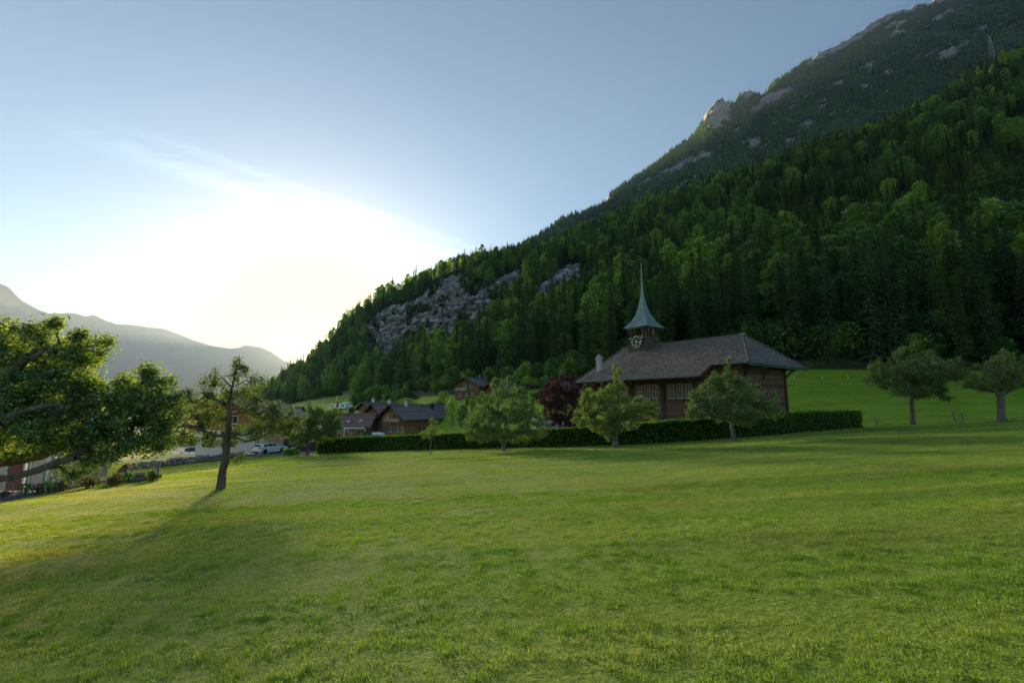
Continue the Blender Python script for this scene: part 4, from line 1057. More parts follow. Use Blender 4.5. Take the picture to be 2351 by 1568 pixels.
M_copper_d = stone_like('dark_copper', (0.05, 0.07, 0.07), (0.10, 0.16, 0.15), 3, 0.5, 0.1, 0.01, 0.4, metal=0.4)
M_white = stone_like('white_paint', (0.70, 0.70, 0.68), (0.82, 0.82, 0.80), 5, 0.5, 0.05, 0.005, 0.4)
M_plaster = stone_like('white_plaster', (0.62, 0.61, 0.58), (0.78, 0.77, 0.74), 1.5, 0.9, 0.2, 0.01)
M_black = stone_like('black_enamel', (0.012, 0.012, 0.014), (0.02, 0.02, 0.022), 5, 0.4, 0.0)
M_gold = stone_like('gilding', (0.75, 0.46, 0.08), (0.95, 0.62, 0.14), 5, 0.35, 0.05, 0.005, 0.5, metal=0.5)
M_concrete = stone_like('concrete', (0.26, 0.26, 0.25), (0.42, 0.41, 0.39), 3, 0.9, 0.3, 0.01)
m = newmat('window_glass'); t = NT(m); t.principled(t.ramp(t.noise(t.pos(), 0.8, 2), [(0.35, (0.012, 0.014, 0.016)), (0.7, (0.04, 0.05, 0.06))]), 0.08, 0, 0.22); M_glass = m

def window(parent, c, r_, u_, n_, w, h, nx=2, ny=2, mat=None, fw=0.06, depth=0.07, name='window', transom=False, panes=True, label=None, sill=True):
    """a framed window: frame and bars are one part, each pane a sub-part"""
    c, r_, u_, n_ = Vector(c), Vector(r_), Vector(u_), Vector(n_); mat = mat or M_white
    def rect(mb, x0, x1, y0, y1, d0, d1):
        ps = [c + r_*x + u_*y + n_*d for d in (d0, d1) for x, y in ((x0, y0), (x1, y0), (x1, y1), (x0, y1))]
        mb.add(ps, [(0,3,2,1),(4,5,6,7),(0,1,5,4),(1,2,6,5),(2,3,7,6),(3,0,4,7)])
    mb = MB(); W, H = w/2, h/2
    rect(mb, -W, W, H-fw, H, -.03, depth); rect(mb, -W, W, -H, -H+fw, -.03, depth); rect(mb, -W, -W+fw, -H+fw, H-fw, -.03, depth); rect(mb, W-fw, W, -H+fw, H-fw, -.03, depth)
    bw = fw * 0.55
    xs = [-W+fw + (w-2*fw)*i/nx for i in range(nx+1)]; ys = [-H+fw + (h-2*fw)*i/ny for i in range(ny+1)]
    for x in xs[1:-1]: rect(mb, x-bw/2, x+bw/2, -H+fw, H-fw, -.02, depth*.8)
    for i, y in enumerate(ys[1:-1]):
        b2 = bw * (2.0 if transom and i + 1 == ny // 2 else 1.0); rect(mb, -W+fw, W-fw, y-b2/2, y+b2/2, -.02, depth*.78)
    if sill: rect(mb, -W-.05, W+.05, -H-.05, -H, -.03, depth+.06)
    o = mb.build(name, mat, parent)
    if label: o['label'] = label
    if panes:
        for i in range(nx):
            for j in range(ny):
                q = MB(); rect(q, xs[i], xs[i+1], ys[j], ys[j+1], .004, .018); q.build('pane', M_glass, o)
    else:
        q = MB(); rect(q, -W+fw, W-fw, -H+fw, H-fw, .004, .018); q.build('pane', M_glass, o)
    return o

# ================================================================== THE CHURCH
CH = empty('church', (21.9, 42.0, 0.0), -math.atan2(0.792, 0.61), 'dark timber church with tiled hip roof and slim green copper spire', 'church')
def U(u, v, z): return Vector((-u, v, z))        # u along the front from the right corner, v into the building
EZ, RZ, LZ, RV, RU0, RU1 = 5.4, 8.9, 4.23, 6.6, 3.5, 19.8
WU0, WU1, WV0, WV1, WB = 1.3, 18.6, 1.2, 10.9, -2.6
# walls
mb = MB()
mb.prism([U(WU0, WV0, -0.6), U(WU1, WV0, -0.6), U(WU1, WV1, -0.6), U(WU0, WV1, -0.6)], (0, 0, EZ + 0.35 + 0.6)); mb.build('wall', M_cwood, CH)
mb = MB(); mb.prism([U(WU0-.12, WV0-.12, WB), U(WU1+.12, WV0-.12, WB), U(WU1+.12, WV1+.12, WB), U(WU0-.12, WV1+.12, WB)], (0, 0, -0.6 - WB - .003)); mb.build('plinth', M_plaster, CH)
mb = MB(); mb.prism([U(WU1, WV0, EZ+.3), U(WU1, WV1, EZ+.3), U(WU1, RV, RZ-.35)], U(-.2, 0, 0)); mb.build('gable_wall', M_cwood, CH)
# posts and rails standing proud of the boards
for u in (WU0+.15, 5.75, 10.0, 14.2, WU1-.15):
    mb = MB(); mb.box(U(u+.2, WV0-.16, -0.6) , U(u-.2, WV0+.05, 4.9)); mb.build('post', M_cwood_d, CH, bevel=.02)
for v in (WV0+.5, WV1-.18):
    mb = MB(); mb.box(U(WU0+.05, v-.18, -0.6), U(WU0-.16, v+.18, EZ+.2)); mb.build('post', M_cwood_d, CH, bevel=.02)
for z, d in ((1.78, .22), (3.78, .16), (-0.5, .2)):
    mb = MB(); mb.box(U(WU1, WV0-.09, z), U(WU0, WV0+.02, z+d)); mb.build('rail', M_cwood_d, CH)
for z, d in ((1.4, .16), (3.3, .12), (4.5, .2)):
    mb = MB(); mb.box(U(WU0+.02, WV0, z), U(WU0-.08, WV1, z+d)); mb.build('rail', M_cwood_d, CH)
for u in (7.6, 12.0, 16.2):
    mb = MB(); mb.box(U(u+.07, WV0-.06, -0.4), U(u-.07, WV0+.02, 1.78)); mb.build('batten', M_cwood_d, CH)
# windows in groups of three
for u in (9.0, 7.95, 6.9, 11.0, 12.05, 13.1, 15.2, 16.25, 17.3):
    window(CH, U(u, WV0 - .01, 2.84), (1, 0, 0), (0, 0, 1), (0, -1, 0), 0.70, 1.5, 2, 4, mat=stone_like('aged_white_paint', (.44, .44, .42), (.58, .58, .55), 6, .6, .05), transom=True, fw=.045)
for u in (3.2, 4.4): window(CH, U(u, WV0 - .01, 2.84), (1, 0, 0), (0, 0, 1), (0, -1, 0), 0.70, 1.5, 2, 4, mat=stone_like('aged_white_paint', (.44, .44, .42), (.58, .58, .55), 6, .6, .05), transom=True, fw=.045)
# roof: solid deck under real tiles
def on_front(u, v):   # front slope height, flatter towards the far left end
    k = max(0.0, (u - 12.0) / 7.8)
    slope = (RZ - EZ) / RV * (1 - 0.06 * k)
    return RZ - slope * (RV - v)
def eave_v(u): return 0.0 if u < 3.55 else -2.2 - max(0.0, (u - 12.0) / 7.8) * 0.8
front = [(0, 0), (3.55, 0), (3.55, -2.2), (12, -2.2), (19.5, -2.95), (RU1, RV), (RU0, RV)]
ROOF = empty('roof', (0, 0, 0), parent=CH)
def deck(pts, th, name, mat):
    top = [Vector(p) for p in pts]; n = len(top); mb = MB()
    mb.add(top + [p - Vector((0, 0, th)) for p in top], [tuple(range(n)), tuple(range(n, 2*n))[::-1]] + [(i, n+i, n+(i+1) % n, (i+1) % n) for i in range(n)])
    return mb.build(name, mat, ROOF)
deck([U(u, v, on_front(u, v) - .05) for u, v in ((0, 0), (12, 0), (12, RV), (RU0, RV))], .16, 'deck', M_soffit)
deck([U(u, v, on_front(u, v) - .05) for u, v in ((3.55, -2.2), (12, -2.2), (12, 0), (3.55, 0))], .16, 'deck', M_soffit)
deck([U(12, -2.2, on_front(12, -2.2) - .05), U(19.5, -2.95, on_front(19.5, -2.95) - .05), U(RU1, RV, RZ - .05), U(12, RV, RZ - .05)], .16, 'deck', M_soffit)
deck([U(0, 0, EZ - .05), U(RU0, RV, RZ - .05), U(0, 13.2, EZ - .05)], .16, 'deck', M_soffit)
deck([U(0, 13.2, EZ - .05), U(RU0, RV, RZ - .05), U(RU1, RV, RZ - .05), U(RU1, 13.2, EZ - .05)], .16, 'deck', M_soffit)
def tile_rows(rows, tw, seed, lift=0.03):
    """rows: list of (left point, right point, up-slope unit, normal) per course -> one mesh of single tiles"""
    g = np.random.default_rng(seed); V = []; F = []
    for ri, (a, b, up, nr, ex) in enumerate(rows):
        a, b, up, nr = np.array(a), np.array(b), np.array(up), np.array(nr); L = np.linalg.norm(b - a); n = max(1, int(round(L / tw))); d = (b - a) / n; off = (ri % 2) * .5
        for i in range(n):
            s0 = min(max(i + off, 0), n) if off else i; s1 = min(i + 1 + off, n)
            if s1 - s0 < .05: continue
            p = a + d * s0 + nr * (lift + g.normal(0, .006)); q = a + d * (s1 - .05) + nr * (lift + g.normal(0, .006)); sh = up * g.normal(0, .012)
            t0 = p + up * ex * 1.25 - nr * lift * .9; t1 = q + up * ex * 1.25 - nr * lift * .9
            m_ = (p + q) / 2 - up * 0.03
            o = len(V); V += [p + sh, m_ + sh, q + sh, t1, t0, p + sh - nr * .035, m_ + sh - nr * .035, q + sh - nr * .035]
            F += [(o, o+1, o+2, o+3, o+4), (o+5, o+6, o+1, o), (o+6, o+7, o+2, o+1)]
    me = bpy.data.meshes.new('roof_tiles'); me.from_pydata([tuple(v) for v in V], [], F); return me
rows = []; ex = 0.19; slen = math.hypot(RV + 2.2, on_front(8, RV) - on_front(8, -2.2)); nrow = int(slen / ex)
for i in range(nrow):
    v = -2.2 + (RV + 2.2) * i / nrow
    if v < 0: u0 = 3.55
    else: u0 = RU0 * v / RV
    k = (v + 2.2) / (RV + 2.2)
    a = U(12, v, on_front(12, v)); b = U(u0 if v >= -.01 else 3.55, v, on_front(5, v))
    up = Vector((0, RV, RZ - on_front(5, 0))).normalized(); nr = up.cross(Vector((1, 0, 0))).normalized(); nr = nr if nr.z > 0 else -nr
    rows.append((a, b, up, nr, ex))
    vl = -2.95 + (RV + 2.95) * k; ul = 19.5 + (RU1 - 19.5) * k
    rows.append((U(ul, vl, on_front(ul, vl)), a, up, nr, ex))
me = tile_rows(rows, .21, 5); me.materials.append(M_ctile); tag(obj('roof_tiles', me, ROOF), kind='stuff')
rows = []; up = Vector((-RU0, 0, RZ - EZ)).normalized(); nr = Vector((RZ - EZ, 0, RU0)).normalized(); hl = math.hypot(RU0, RZ - EZ); nrow = int(hl / ex)
for i in range(nrow):
    k = i / nrow; rows.append((U(RU0*k, RV*k, EZ + (RZ-EZ)*k), U(RU0*k, 13.2 - RV*k, EZ + (RZ-EZ)*k), up, nr, ex))
me = tile_rows(rows, .21, 6); me.materials.append(M_ctile_moss); tag(obj('roof_tiles', me, ROOF), kind='stuff')
rm = MB().lathe([(.13, 0), (.14, .02), (.115, .36), (.105, .38)], 8).mesh('ridge_tile', M_ctile, True)
def ridge_run(a, b):
    a, b = Vector(a), Vector(b); L = (b - a).length; n = int(L / .33); d = (b - a) / n; q = (b - a).to_track_quat('Z', 'Y').to_euler()
    for i in range(n): obj('ridge_tile', rm, ROOF, a + d * i + Vector((0, 0, .02)), q)
ridge_run(U(RU0, RV, RZ), U(RU1, RV, RZ)); ridge_run(U(0, 0, EZ), U(RU0, RV, RZ)); ridge_run(U(0, 13.2, EZ), U(RU0, RV, RZ)); 
MB().box(U(RU0+.3, RV-.22, RZ-.02), U(RU0-.3, RV+.22, RZ+.17)).build('ridge_cap', M_copper, ROOF, bevel=.06)
# gutters, bargeboards, downpipes, brackets
for pts in ([U(0.02, -.09, EZ-.09), U(3.5, -.09, EZ-.09)], [U(3.6, -2.3, LZ-.1), U(12, -2.3, LZ-.1), U(19.5, -3.05, on_front(19.5, -2.95)-.1)], [U(-.09, 0, EZ-.09), U(-.09, 13.2, EZ-.09)]):
    MB().tube(pts, .075, 8).build('gutter', M_copper_d, ROOF)
MB().box(U(.0, -.02, EZ-.3), U(-.07, 13.2, EZ-.02)).build('fascia', M_copper_d, ROOF)
MB().bar(U(3.5, 0, EZ-.06), U(3.5, -2.25, LZ-.06), .06, .24).build('bargeboard', M_cwood_d, ROOF)
MB().bar(U(19.62, -3.0, on_front(19.5, -3)-.06), U(RU1+.05, RV, RZ-.06), .06, .26).build('bargeboard', M_cwood_d, ROOF)
MB().tube([U(4.9, -2.3, LZ-.14), U(4.9, -2.25, LZ-.32), U(5.3, -1.4, LZ-.45), U(5.6, WV0-.4, LZ-.75), U(5.6, WV0-.22, LZ-1.1), U(5.6, WV0-.22, -1.5)], .055, 8).build('downpipe', M_copper_d, CH)
MB().tube([U(-.09, 3.6, EZ-.14), U(-.05, 3.55, EZ-.35), U(.5, 3.0, EZ-.45), U(1.0, 2.2, EZ-.75), U(1.1, 2.0, EZ-1.1), U(1.1, 2.0, -1.5)], .055, 8).build('downpipe', M_copper_d, CH)
for v in (WV0+.5, 5.6, WV1-.18):
    arc = [U(WU0, v, EZ-1.5), U(WU0-.25, v, EZ-1.0), U(WU0-.65, v, EZ-.55), U(WU0-1.15, v, EZ-.3)]
    MB().tube(arc, [.11, .1, .1, .11], 6).build('bracket', M_cwood_d, CH)
for u in (5.75, 10.0, 14.2, WU1-.15):
    arc = [U(u, WV0, LZ-1.1), U(u, WV0-.5, LZ-.55), U(u, WV0-1.4, LZ-.25), U(u, WV0-2.9, LZ-.2)]
    MB().tube(arc, [.11, .1, .1, .09], 6).build('bracket', M_cwood_d, CH)
for u in np.arange(4.2, 19.2, 1.25):
    MB().bar(U(u, -2.1, on_front(u, -2.1)-.28), U(u, WV0+.1, on_front(u, WV0)-.28), .1, .14).build('rafter', M_cwood_d, CH)
# chimney
CHI = MB().box(U(18.3, -.4, 5.0), U(17.75, .15, 6.95)).build('chimney', stone_like('grey_render', (.36, .36, .34), (.5, .5, .48), 3, .9, .2), CH, bevel=.02)
MB().box(U(18.35, -.45, 4.9), U(17.7, .2, 5.45)).build('flashing', M_copper_d, CHI)
MB().box(U(18.4, -.5, 6.95), U(17.65, .25, 7.1)).build('cap', M_concrete, CHI)
MB().add([U(18.36, -.46, 7.1), U(17.69, -.46, 7.1), U(17.69, .21, 7.1), U(18.36, .21, 7.1), U(18.16, -.26, 7.5), U(17.89, -.26, 7.5), U(17.89, .01, 7.5), U(18.16, .01, 7.5)], [(0,3,2,1),(4,5,6,7),(0,1,5,4),(1,2,6,5),(2,3,7,6),(3,0,4,7)]).build('hood', M_concrete, CHI)
# bell turret
TU, TV, TH = 16.2, RV, 1.28
TW = empty('bell_turret', U(TU, TV, 0), parent=CH)
def ringmesh(prof, mat, name, parent, close=True):
    mb = MB(); vs = []; 
    for h, z in prof: vs += [(-h, -h, z), (h, -h, z), (h, h, z), (-h, h, z)]
    n = len(prof); fs = [(i*4+j, i*4+(j+1) % 4, (i+1)*4+(j+1) % 4, (i+1)*4+j) for i in range(n-1) for j in range(4)] + [(3, 2, 1, 0), tuple(range((n-1)*4, n*4))]
    return mb.add(vs, fs).build(name, mat, parent)
ringmesh([(TH+.42, 7.55), (TH+.2, 8.2), (TH+.06, 8.8), (TH, 9.75)], M_cwood_d, 'turret_base', TW)
g_ = np.random.default_rng(3); V = []; F = []
for s in range(4):
    for i in range(15):
        z = 7.75 + i * .135; f = (z - 7.55) / 2.2; hw = np.interp(z, [7.55, 8.2, 8.8, 9.75], [TH+.42, TH+.2, TH+.06, TH]) + .03
        n = int(2 * hw / .2)
        for j in range(n):
            x = -hw + 2*hw*(j + .5*(i % 2)) / n; x1 = min(x + .18, hw)
            if x1 - x < .05: continue
            e = g_.normal(0, .006); o = len(V); pts = [(x, -hw-.02-e, z), ((x+x1)/2, -hw-.022-e, z-.05), (x1, -hw-.02-e, z), (x1, -hw+.02, z+.17), (x, -hw+.02, z+.17)]
            for (a, b, c) in pts:
                for _ in range(s): a, b = -b, a
                V.append((a, b, c))
            F.append((o, o+1, o+2, o+3, o+4))
me = bpy.data.meshes.new('shingles'); me.from_pydata(V, [], F); me.materials.append(tile_mat('turret_shingles', (0.055, 0.040, 0.036), (0.15, 0.105, 0.09))); tag(obj('shingles', me, TW), kind='stuff')
ringmesh([(TH+.1, 9.75), (TH+.16, 9.8), (TH+.16, 9.88), (TH+.04, 9.95)], M_copper_d, 'ledge', TW)
for x, y in ((-1, -1), (1, -1), (1, 1), (-1, 1)):
    MB().box((x*1.12-.13, y*1.12-.13, 9.9), (x*1.12+.13, y*1.12+.13, 11.3)).build('corner_post', M_cwood_d, TW, bevel=.02)
for s in range(4):
    Mr = Matrix.Rotation(s * math.pi / 2, 4, 'Z')
    for sg in (-1, 1):
        mb = MB()
        for (x, w0) in ((sg*.72, .10),): mb.box((x-w0, -1.2, 9.9), (x+w0, -1.08, 11.3), Mr)
        mb.build('mullion', M_cwood_d, TW)
        pts = [Mr @ Vector(p) for p in ((sg*.60, -1.14, 11.2), (sg*.28, -1.14, 11.2), (sg*.60, -1.14, 10.2))]
        MB().prism(pts, Mr @ Vector((0, .07, 0))).build('brace', stone_like('pale_board', (.30, .29, .28), (.42, .40, .38), 5) if s in (1, 2) else M_cwood, TW)
MB().box((-.7, -.7, 10.95), (.7, .7, 11.25)).build('ceiling_board', M_cwood_d, TW)
MB().lathe([(.02, 10.95), (.1, 10.9), (.16, 10.7), (.24, 10.4), (.36, 10.15), (.38, 10.1)], 14).build('bell', stone_like('bronze', (.10, .075, .04), (.2, .15, .08), 4, .4, .1, metal=.8), TW, True)
MB().box((-.95, -TH-.35, 11.12), (.05, -TH-.12, 11.32)).build('eave_beam', M_concrete, TW)
prof = [(1.80, 11.20), (1.87, 11.27), (1.52, 11.62), (1.12, 12.17), (0.88, 12.6), (0.70, 13.0), (0.456, 13.83), (0.27, 14.67), (0.15, 15.5), (0.10, 16.3), (0.067, 17.17), (0.04, 18.6), (0.022, 20.1)]
SPI = ringmesh(prof, M_copper, 'spire', TW)
for s in range(4):
    Mr = Matrix.Rotation(s * math.pi / 2, 4, 'Z')
    for k in (-.78, -.52, -.26, 0.0, .26, .52, .78):
        top = 8 if k == 0 else (6 if abs(k) < .3 else (5 if abs(k) < .6 else 4))
        pts = [Mr @ Vector((k * 1.87 * (h / 1.87) if h / 1.87 > .0 else 0, -h - .012, z)) for h, z in prof[1:top]]
        MB().tube(pts, .018, 4).build('seam', M_copper_d, SPI)
    pts = [Mr @ Vector((-h - .004, -h - .004, z)) for h, z in prof[1:]]; MB().tube(pts, [.035] * 7 + [.02] * (len(pts) - 7), 5).build('hip_rib', M_copper, SPI)
VA = MB().tube([(0, 0, 19.9), (0, 0, 20.75)], .022, 6).build('finial', M_copper_d, SPI)
mb = MB()
for sg in (-1, 1): mb.tube([(0, 0, 20.15), (sg*.14, 0, 20.05), (sg*.24, 0, 20.15), (sg*.2, 0, 20.28), (sg*.12, 0, 20.22)], .016, 5)
mb.tube([(-.16, 0, 20.42), (.16, 0, 20.42)], .016, 5); mb.build('scroll', M_copper_d, VA)
# clock, reading a quarter past six
CLK = empty('clock', (0, -TH - .27, 9.38), parent=TW)
mb = MB(); n = 36
vs = [(0.86*math.cos(2*math.pi*i/n), y, 0.86*math.sin(2*math.pi*i/n)) for y in (-.05, .05) for i in range(n)]
mb.add(vs, [tuple(range(n)), tuple(range(n, 2*n))[::-1]] + [(i, n+i, n+(i+1) % n, (i+1) % n) for i in range(n)]).build('dial', M_black, CLK)
for i in range(12):
    a = math.pi * 2 * i / 12; Mr = Matrix.Rotation(a, 4, 'Y'); MB().box((-.05, -.075, .56), (.05, -.052, .83), Mr).build('hour_mark', M_white, CLK)
def hand(ang, L, w, y, name):
    Mr = Matrix.Rotation(ang, 4, 'Y'); pts = [Mr @ Vector(p) for p in ((-w*.5, y, -.22), (w*.5, y, -.22), (w*.35, y, L*.6), (w*1.1, y, L*.72), (0, y, L), (-w*1.1, y, L*.72), (-w*.35, y, L*.6))]
    MB().prism(pts, (0, -.015, 0)).build(name, M_gold, CLK)
hand(math.radians(187), .56, .085, -.09, 'hour_hand'); hand(math.radians(103), .74, .07, -.11, 'minute_hand')

# ================================================================== VILLAGE
M_wood_w = plank_mat('chalet_boards_warm', (0.20, 0.095, 0.036), (0.42, 0.22, 0.095), 0.18)
M_wood_g = plank_mat('chalet_boards_grey', (0.24, 0.18, 0.12), (0.44, 0.34, 0.25), 0.18)
M_wood_d = plank_mat('chalet_boards_dark', (0.13, 0.07, 0.04), (0.28, 0.155, 0.09), 0.2)
M_wood_v = plank_mat('upright_boards', (0.30, 0.21, 0.13), (0.48, 0.36, 0.24), 0.22, 0)
M_beam = stone_like('chalet_beam', (0.07, 0.038, 0.02), (0.15, 0.085, 0.045), 3, 0.8, 0.3, 0.01)
M_rgrey = tile_mat('roof_grey', (0.10, 0.085, 0.08), (0.24, 0.205, 0.19))
M_rred = tile_mat('roof_red', (0.15, 0.085, 0.07), (0.30, 0.18, 0.145))
M_shut = stone_like('green_shutter', (0.035, 0.06, 0.045), (0.06, 0.09, 0.07), 4, 0.6, 0.1)
M_metal = stone_like('dull_metal', (0.16, 0.17, 0.18), (0.30, 0.31, 0.32), 5, 0.45, 0.05, 0.005, 0.5, metal=0.6)
M_darkmetal = stone_like('dark_metal', (0.03, 0.03, 0.032), (0.06, 0.06, 0.065), 5, 0.5, 0.05, 0.005, 0.4, metal=0.5)
m = newmat('skylight_glass'); t = NT(m); t.principled((0.35, 0.40, 0.45), 0.04, 0.9, 0.6); M_sky = m
def courses(a, b, c, d, n, th=0.03):
    """stepped roof face: eave a->b, ridge d->c, n tile courses, as strips with a small drop between"""
    a, b, c, d = map(Vector, (a, b, c, d)); nr = (b - a).cross(d - a).normalized(); nr = nr if nr.z > 0 else -nr; mb = MB()
    for i in range(n):
        f0, f1 = i / n, (i + 1) / n; p, q, r, s = a + (d-a)*f0, b + (c-b)*f0, b + (c-b)*f1, a + (d-a)*f1
        mb.add([p + nr*th, q + nr*th, r + nr*.004, s + nr*.004, p - nr*.01, q - nr*.01], [(0, 1, 2, 3), (4, 5, 1, 0)])
    return mb
def chalet(name, label, front, ang, L, hw, eave, apex, base, over_g=1.3, over_e=1.1, wall=None, roof=None, gable=None, courses_n=26, cat='house', plaster=None, hip=0.0, ground=None):
    """gable house: front = centre of the front gable wall; local x runs back along the ridge, y to the left"""
    wall = wall or M_wood_w; roof = roof or M_rgrey
    o = empty(name, (front[0], front[1], 0), ang, label, cat); slope = (apex - eave) / hw; wy = hw - over_e; wz = apex - slope * wy - .12
    gz = base if ground is None else ground
    mb = MB(); mb.prism([(0, -wy, gz), (L - over_g, -wy, gz), (L - over_g, wy, gz), (0, wy, gz)], (0, 0, wz - gz)); mb.build('wall', wall, o)
    mb = MB(); mb.prism([(0.003, -wy, wz), (0.003, wy, wz), (0.003, 0, apex - .14)], (.2, 0, 0)); mb.build('gable_wall', gable or wall, o)
    mb = MB(); mb.prism([(L - over_g - .2, -wy, wz), (L - over_g - .2, wy, wz), (L - over_g - .2, 0, apex - .14)], (.197, 0, 0)); mb.build('gable_wall', gable or wall, o)
    if ground is not None or plaster:
        mb = MB(); mb.prism([(-.06, -wy-.06, base-1), (L - over_g + .06, -wy-.06, base-1), (L - over_g + .06, wy+.06, base-1), (-.06, wy+.06, base-1)], (0, 0, gz - base + 1 - .003)); mb.build('ground_floor', plaster or M_plaster, o)
    R_ = empty('roof', (0, 0, 0), parent=o); x0, x1 = -over_g, L
    for sg in (-1, 1):
        A, B, C_, D_ = (x0, sg*hw, eave), (x1, sg*hw, eave), (x1 - hip, 0, apex), (x0, 0, apex)
        mb = MB(); n4 = [Vector(p) for p in (A, B, C_, D_)]; mb.add([p - Vector((0, 0, .02)) for p in n4] + [p - Vector((0, 0, .16)) for p in n4], [(0,1,2,3),(7,6,5,4),(0,4,5,1),(1,5,6,2),(2,6,7,3),(3,7,4,0)]); mb.build('deck', M_soffit, R_)
        courses(A, B, C_, D_, courses_n).build('roof_face', roof, R_)
        MB().bar((x0 - .03, sg*hw, eave - .1), (x0 - .03, 0, apex - .1), .05, .22).build('bargeboard', M_beam, R_)
        MB().tube([(x0, sg*(hw + .06), eave - .06), (x1, sg*(hw + .06), eave - .06)], .06, 6).build('gutter', M_metal, R_)
    if hip: courses((x1, -hw, eave), (x1, hw, eave), (x1 - hip, 0.02, apex), (x1 - hip, -0.02, apex), courses_n).build('roof_face', roof, R_)
    MB().tube([(x0, 0, apex + .02), (x1 - hip, 0, apex + .02)], .09, 6).build('ridge', roof, R_)
    for y in (-wy*.95, -wy*.48, 0, wy*.48, wy*.95):
        z = apex - slope*abs(y) - .3; MB().bar((-over_g + .15, y, z), (.3, y, z), .16, .2).build('purlin', M_beam, o)
    o['wy'] = wy; o['slope'] = slope
    return o
def gwin(o, y, z, w=.9, h=1.15, sh=True, nx=2, ny=1):           # window in the front gable (faces local -x)
    wd = window(o, (-.012, y, z), (0, -1, 0), (0, 0, 1), (-1, 0, 0), w, h, nx, ny, panes=True)
    if sh:
        for s in (-1, 1): MB().box((-.07, y + s*(w*.75+.04) - w*.22, z - h/2), (-.02, y + s*(w*.75+.04) + w*.22, z + h/2)).build('shutter', M_shut, wd)
    return wd
def swin(o, x, z, side=-1, w=1.1, h=1.1, sh=True, nx=2, ny=1):   # window in the side wall
    wy = o['wy']; wd = window(o, (x, side*(wy + .012), z), (1 if side < 0 else -1, 0, 0), (0, 0, 1), (0, side, 0), w, h, nx, ny)
    if sh:
        for s in (-1, 1): MB().box((x + s*(w*.75+.04) - w*.22, side*(wy+.02), z - h/2), (x + s*(w*.75+.04) + w*.22, side*(wy+.07), z + h/2)).build('shutter', M_shut, wd)
    return wd
def balcony(o, y0, y1, z, d=1.1, mat=None, h=1.0):
    b = MB().box((-d, y0, z - .14), (-.01, y1, z)).build('balcony', M_beam, o)
    n = int((y1 - y0) / .2)
    for i in range(n):
        y = y0 + (y1 - y0) * (i + .5) / n; MB().box((-d + .02, y - .085, z - .05), (-d + .05, y + .085, z + h - .06)).build('board', mat or M_wood_v, b)
    for y in (y0, y1):
        MB().box((-d + .05, y - .02, z - .05), (-.03, y + .02, z + h - .06)).build('side_board', mat or M_wood_v, b)
    MB().box((-d - .03, y0 - .03, z + h - .06), (-d + .09, y1 + .03, z + h)).build('handrail', M_beam, b)
    return b
def chimney(o, x, y, z0, z1, w=.7, mat=None, cap=True):
    c = MB().box((x-w/2, y-w/2, z0), (x+w/2, y+w/2, z1)).build('chimney', mat or M_plaster, o)
    if cap:
        MB().box((x-w*.62, y-w*.62, z1), (x+w*.62, y+w*.62, z1+.1)).build('cap', M_concrete, c)
        MB().box((x-w*.3, y-w*.3, z1+.1), (x+w*.3, y+w*.3, z1+.45)).build('flue', M_concrete, c)
        MB().box((x-w*.42, y-w*.42, z1+.45), (x+w*.42, y+w*.42, z1+.52)).build('lid', M_concrete, c)
    return c
def skylight(o, x, f, hw, eave, apex, side=-1, w=.8, h=1.2):
    """roof window at fraction f up the slope"""
    sl = Vector((0, -side*hw, apex - eave)).normalized(); nr = Vector((0, side*(apex - eave), hw)).normalized(); c = Vector((x, side*hw*(1-f), eave + (apex-eave)*f)) + nr*.05
    r_ = Vector((1, 0, 0)); ps = [c + r_*a*w/2 + sl*b*h/2 + nr*k for k in (0, .09) for a, b in ((-1,-1),(1,-1),(1,1),(-1,1))]
    s = MB().add(ps, [(0,3,2,1),(4,5,6,7),(0,1,5,4),(1,2,6,5),(2,3,7,6),(3,0,4,7)]).build('skylight', M_darkmetal, o)
    ps = [c + r_*a*w*.42 + sl*b*h*.44 + nr*.097 for a, b in ((-1,-1),(1,-1),(1,1),(-1,1))]; MB().add(ps, [(0,1,2,3)]).build('pane', M_sky, s)
def vent(o, x, f, hw, eave, apex, side=-1, h=.5, r=.1):
    z = eave + (apex-eave)*f; y = side*hw*(1-f); MB().tube([(x, y, z - .1), (x, y, z + h)], r, 8).build('vent_pipe', M_darkmetal, o)

RA = math.atan2(.82, .57)
# --- A: the big chalet with its annex
A = chalet('chalet', 'large timber chalet with long grey roof, balcony and green shutters behind the hedge', (-30.0, 116.3), RA, 22.0, 5.5, -2.5, 1.2, -8.2, 1.5, 1.2, M_wood_w, M_rgrey)
gwin(A, 0.6, -5.0, .8, 1.3, True); gwin(A, -2.0, -5.0, .7, 1.4, True); gwin(A, 2.8, -5.1, .8, 1.9, True, 1, 1); gwin(A, -3.6, -5.0, .7, 1.4, False)
gwin(A, -.9, -1.9, .8, 1.7, True, 1, 1); gwin(A, 1.2, -1.9, .7, 1.3, False)
balcony(A, -3.4, 2.2, -3.1, 1.2)
swin(A, 6.5, -4.9, -1, 1.6, 1.3); swin(A, 13.0, -4.9, -1, 1.2, 1.2)
MB().bar((-.2, -2.4, -5.9), (-3.4, -3.6, -7.6), .12, .5).build('stair_rail', M_beam, A)
chimney(A, 3.6, -.6, .2, 2.0, .55); chimney(A, 12.0, -1.6, -.6, 1.5, .8, M_darkmetal, True)
skylight(A, 16.0, .52, 5.5, -2.5, 1.2); vent(A, 13.2, .6, 5.5, -2.5, 1.2); vent(A, 13.4, .35, 5.5, -2.5, 1.2, h=.4)
an = empty('annex', (13.5, -8.2, 0), parent=A)
MB().prism([(0, -2.4, -8.6), (7.4, -2.4, -8.6), (7.4, 3.9, -8.6), (0, 3.9, -8.6)], (0, 0, 3.5)).build('wall', M_wood_d, an)
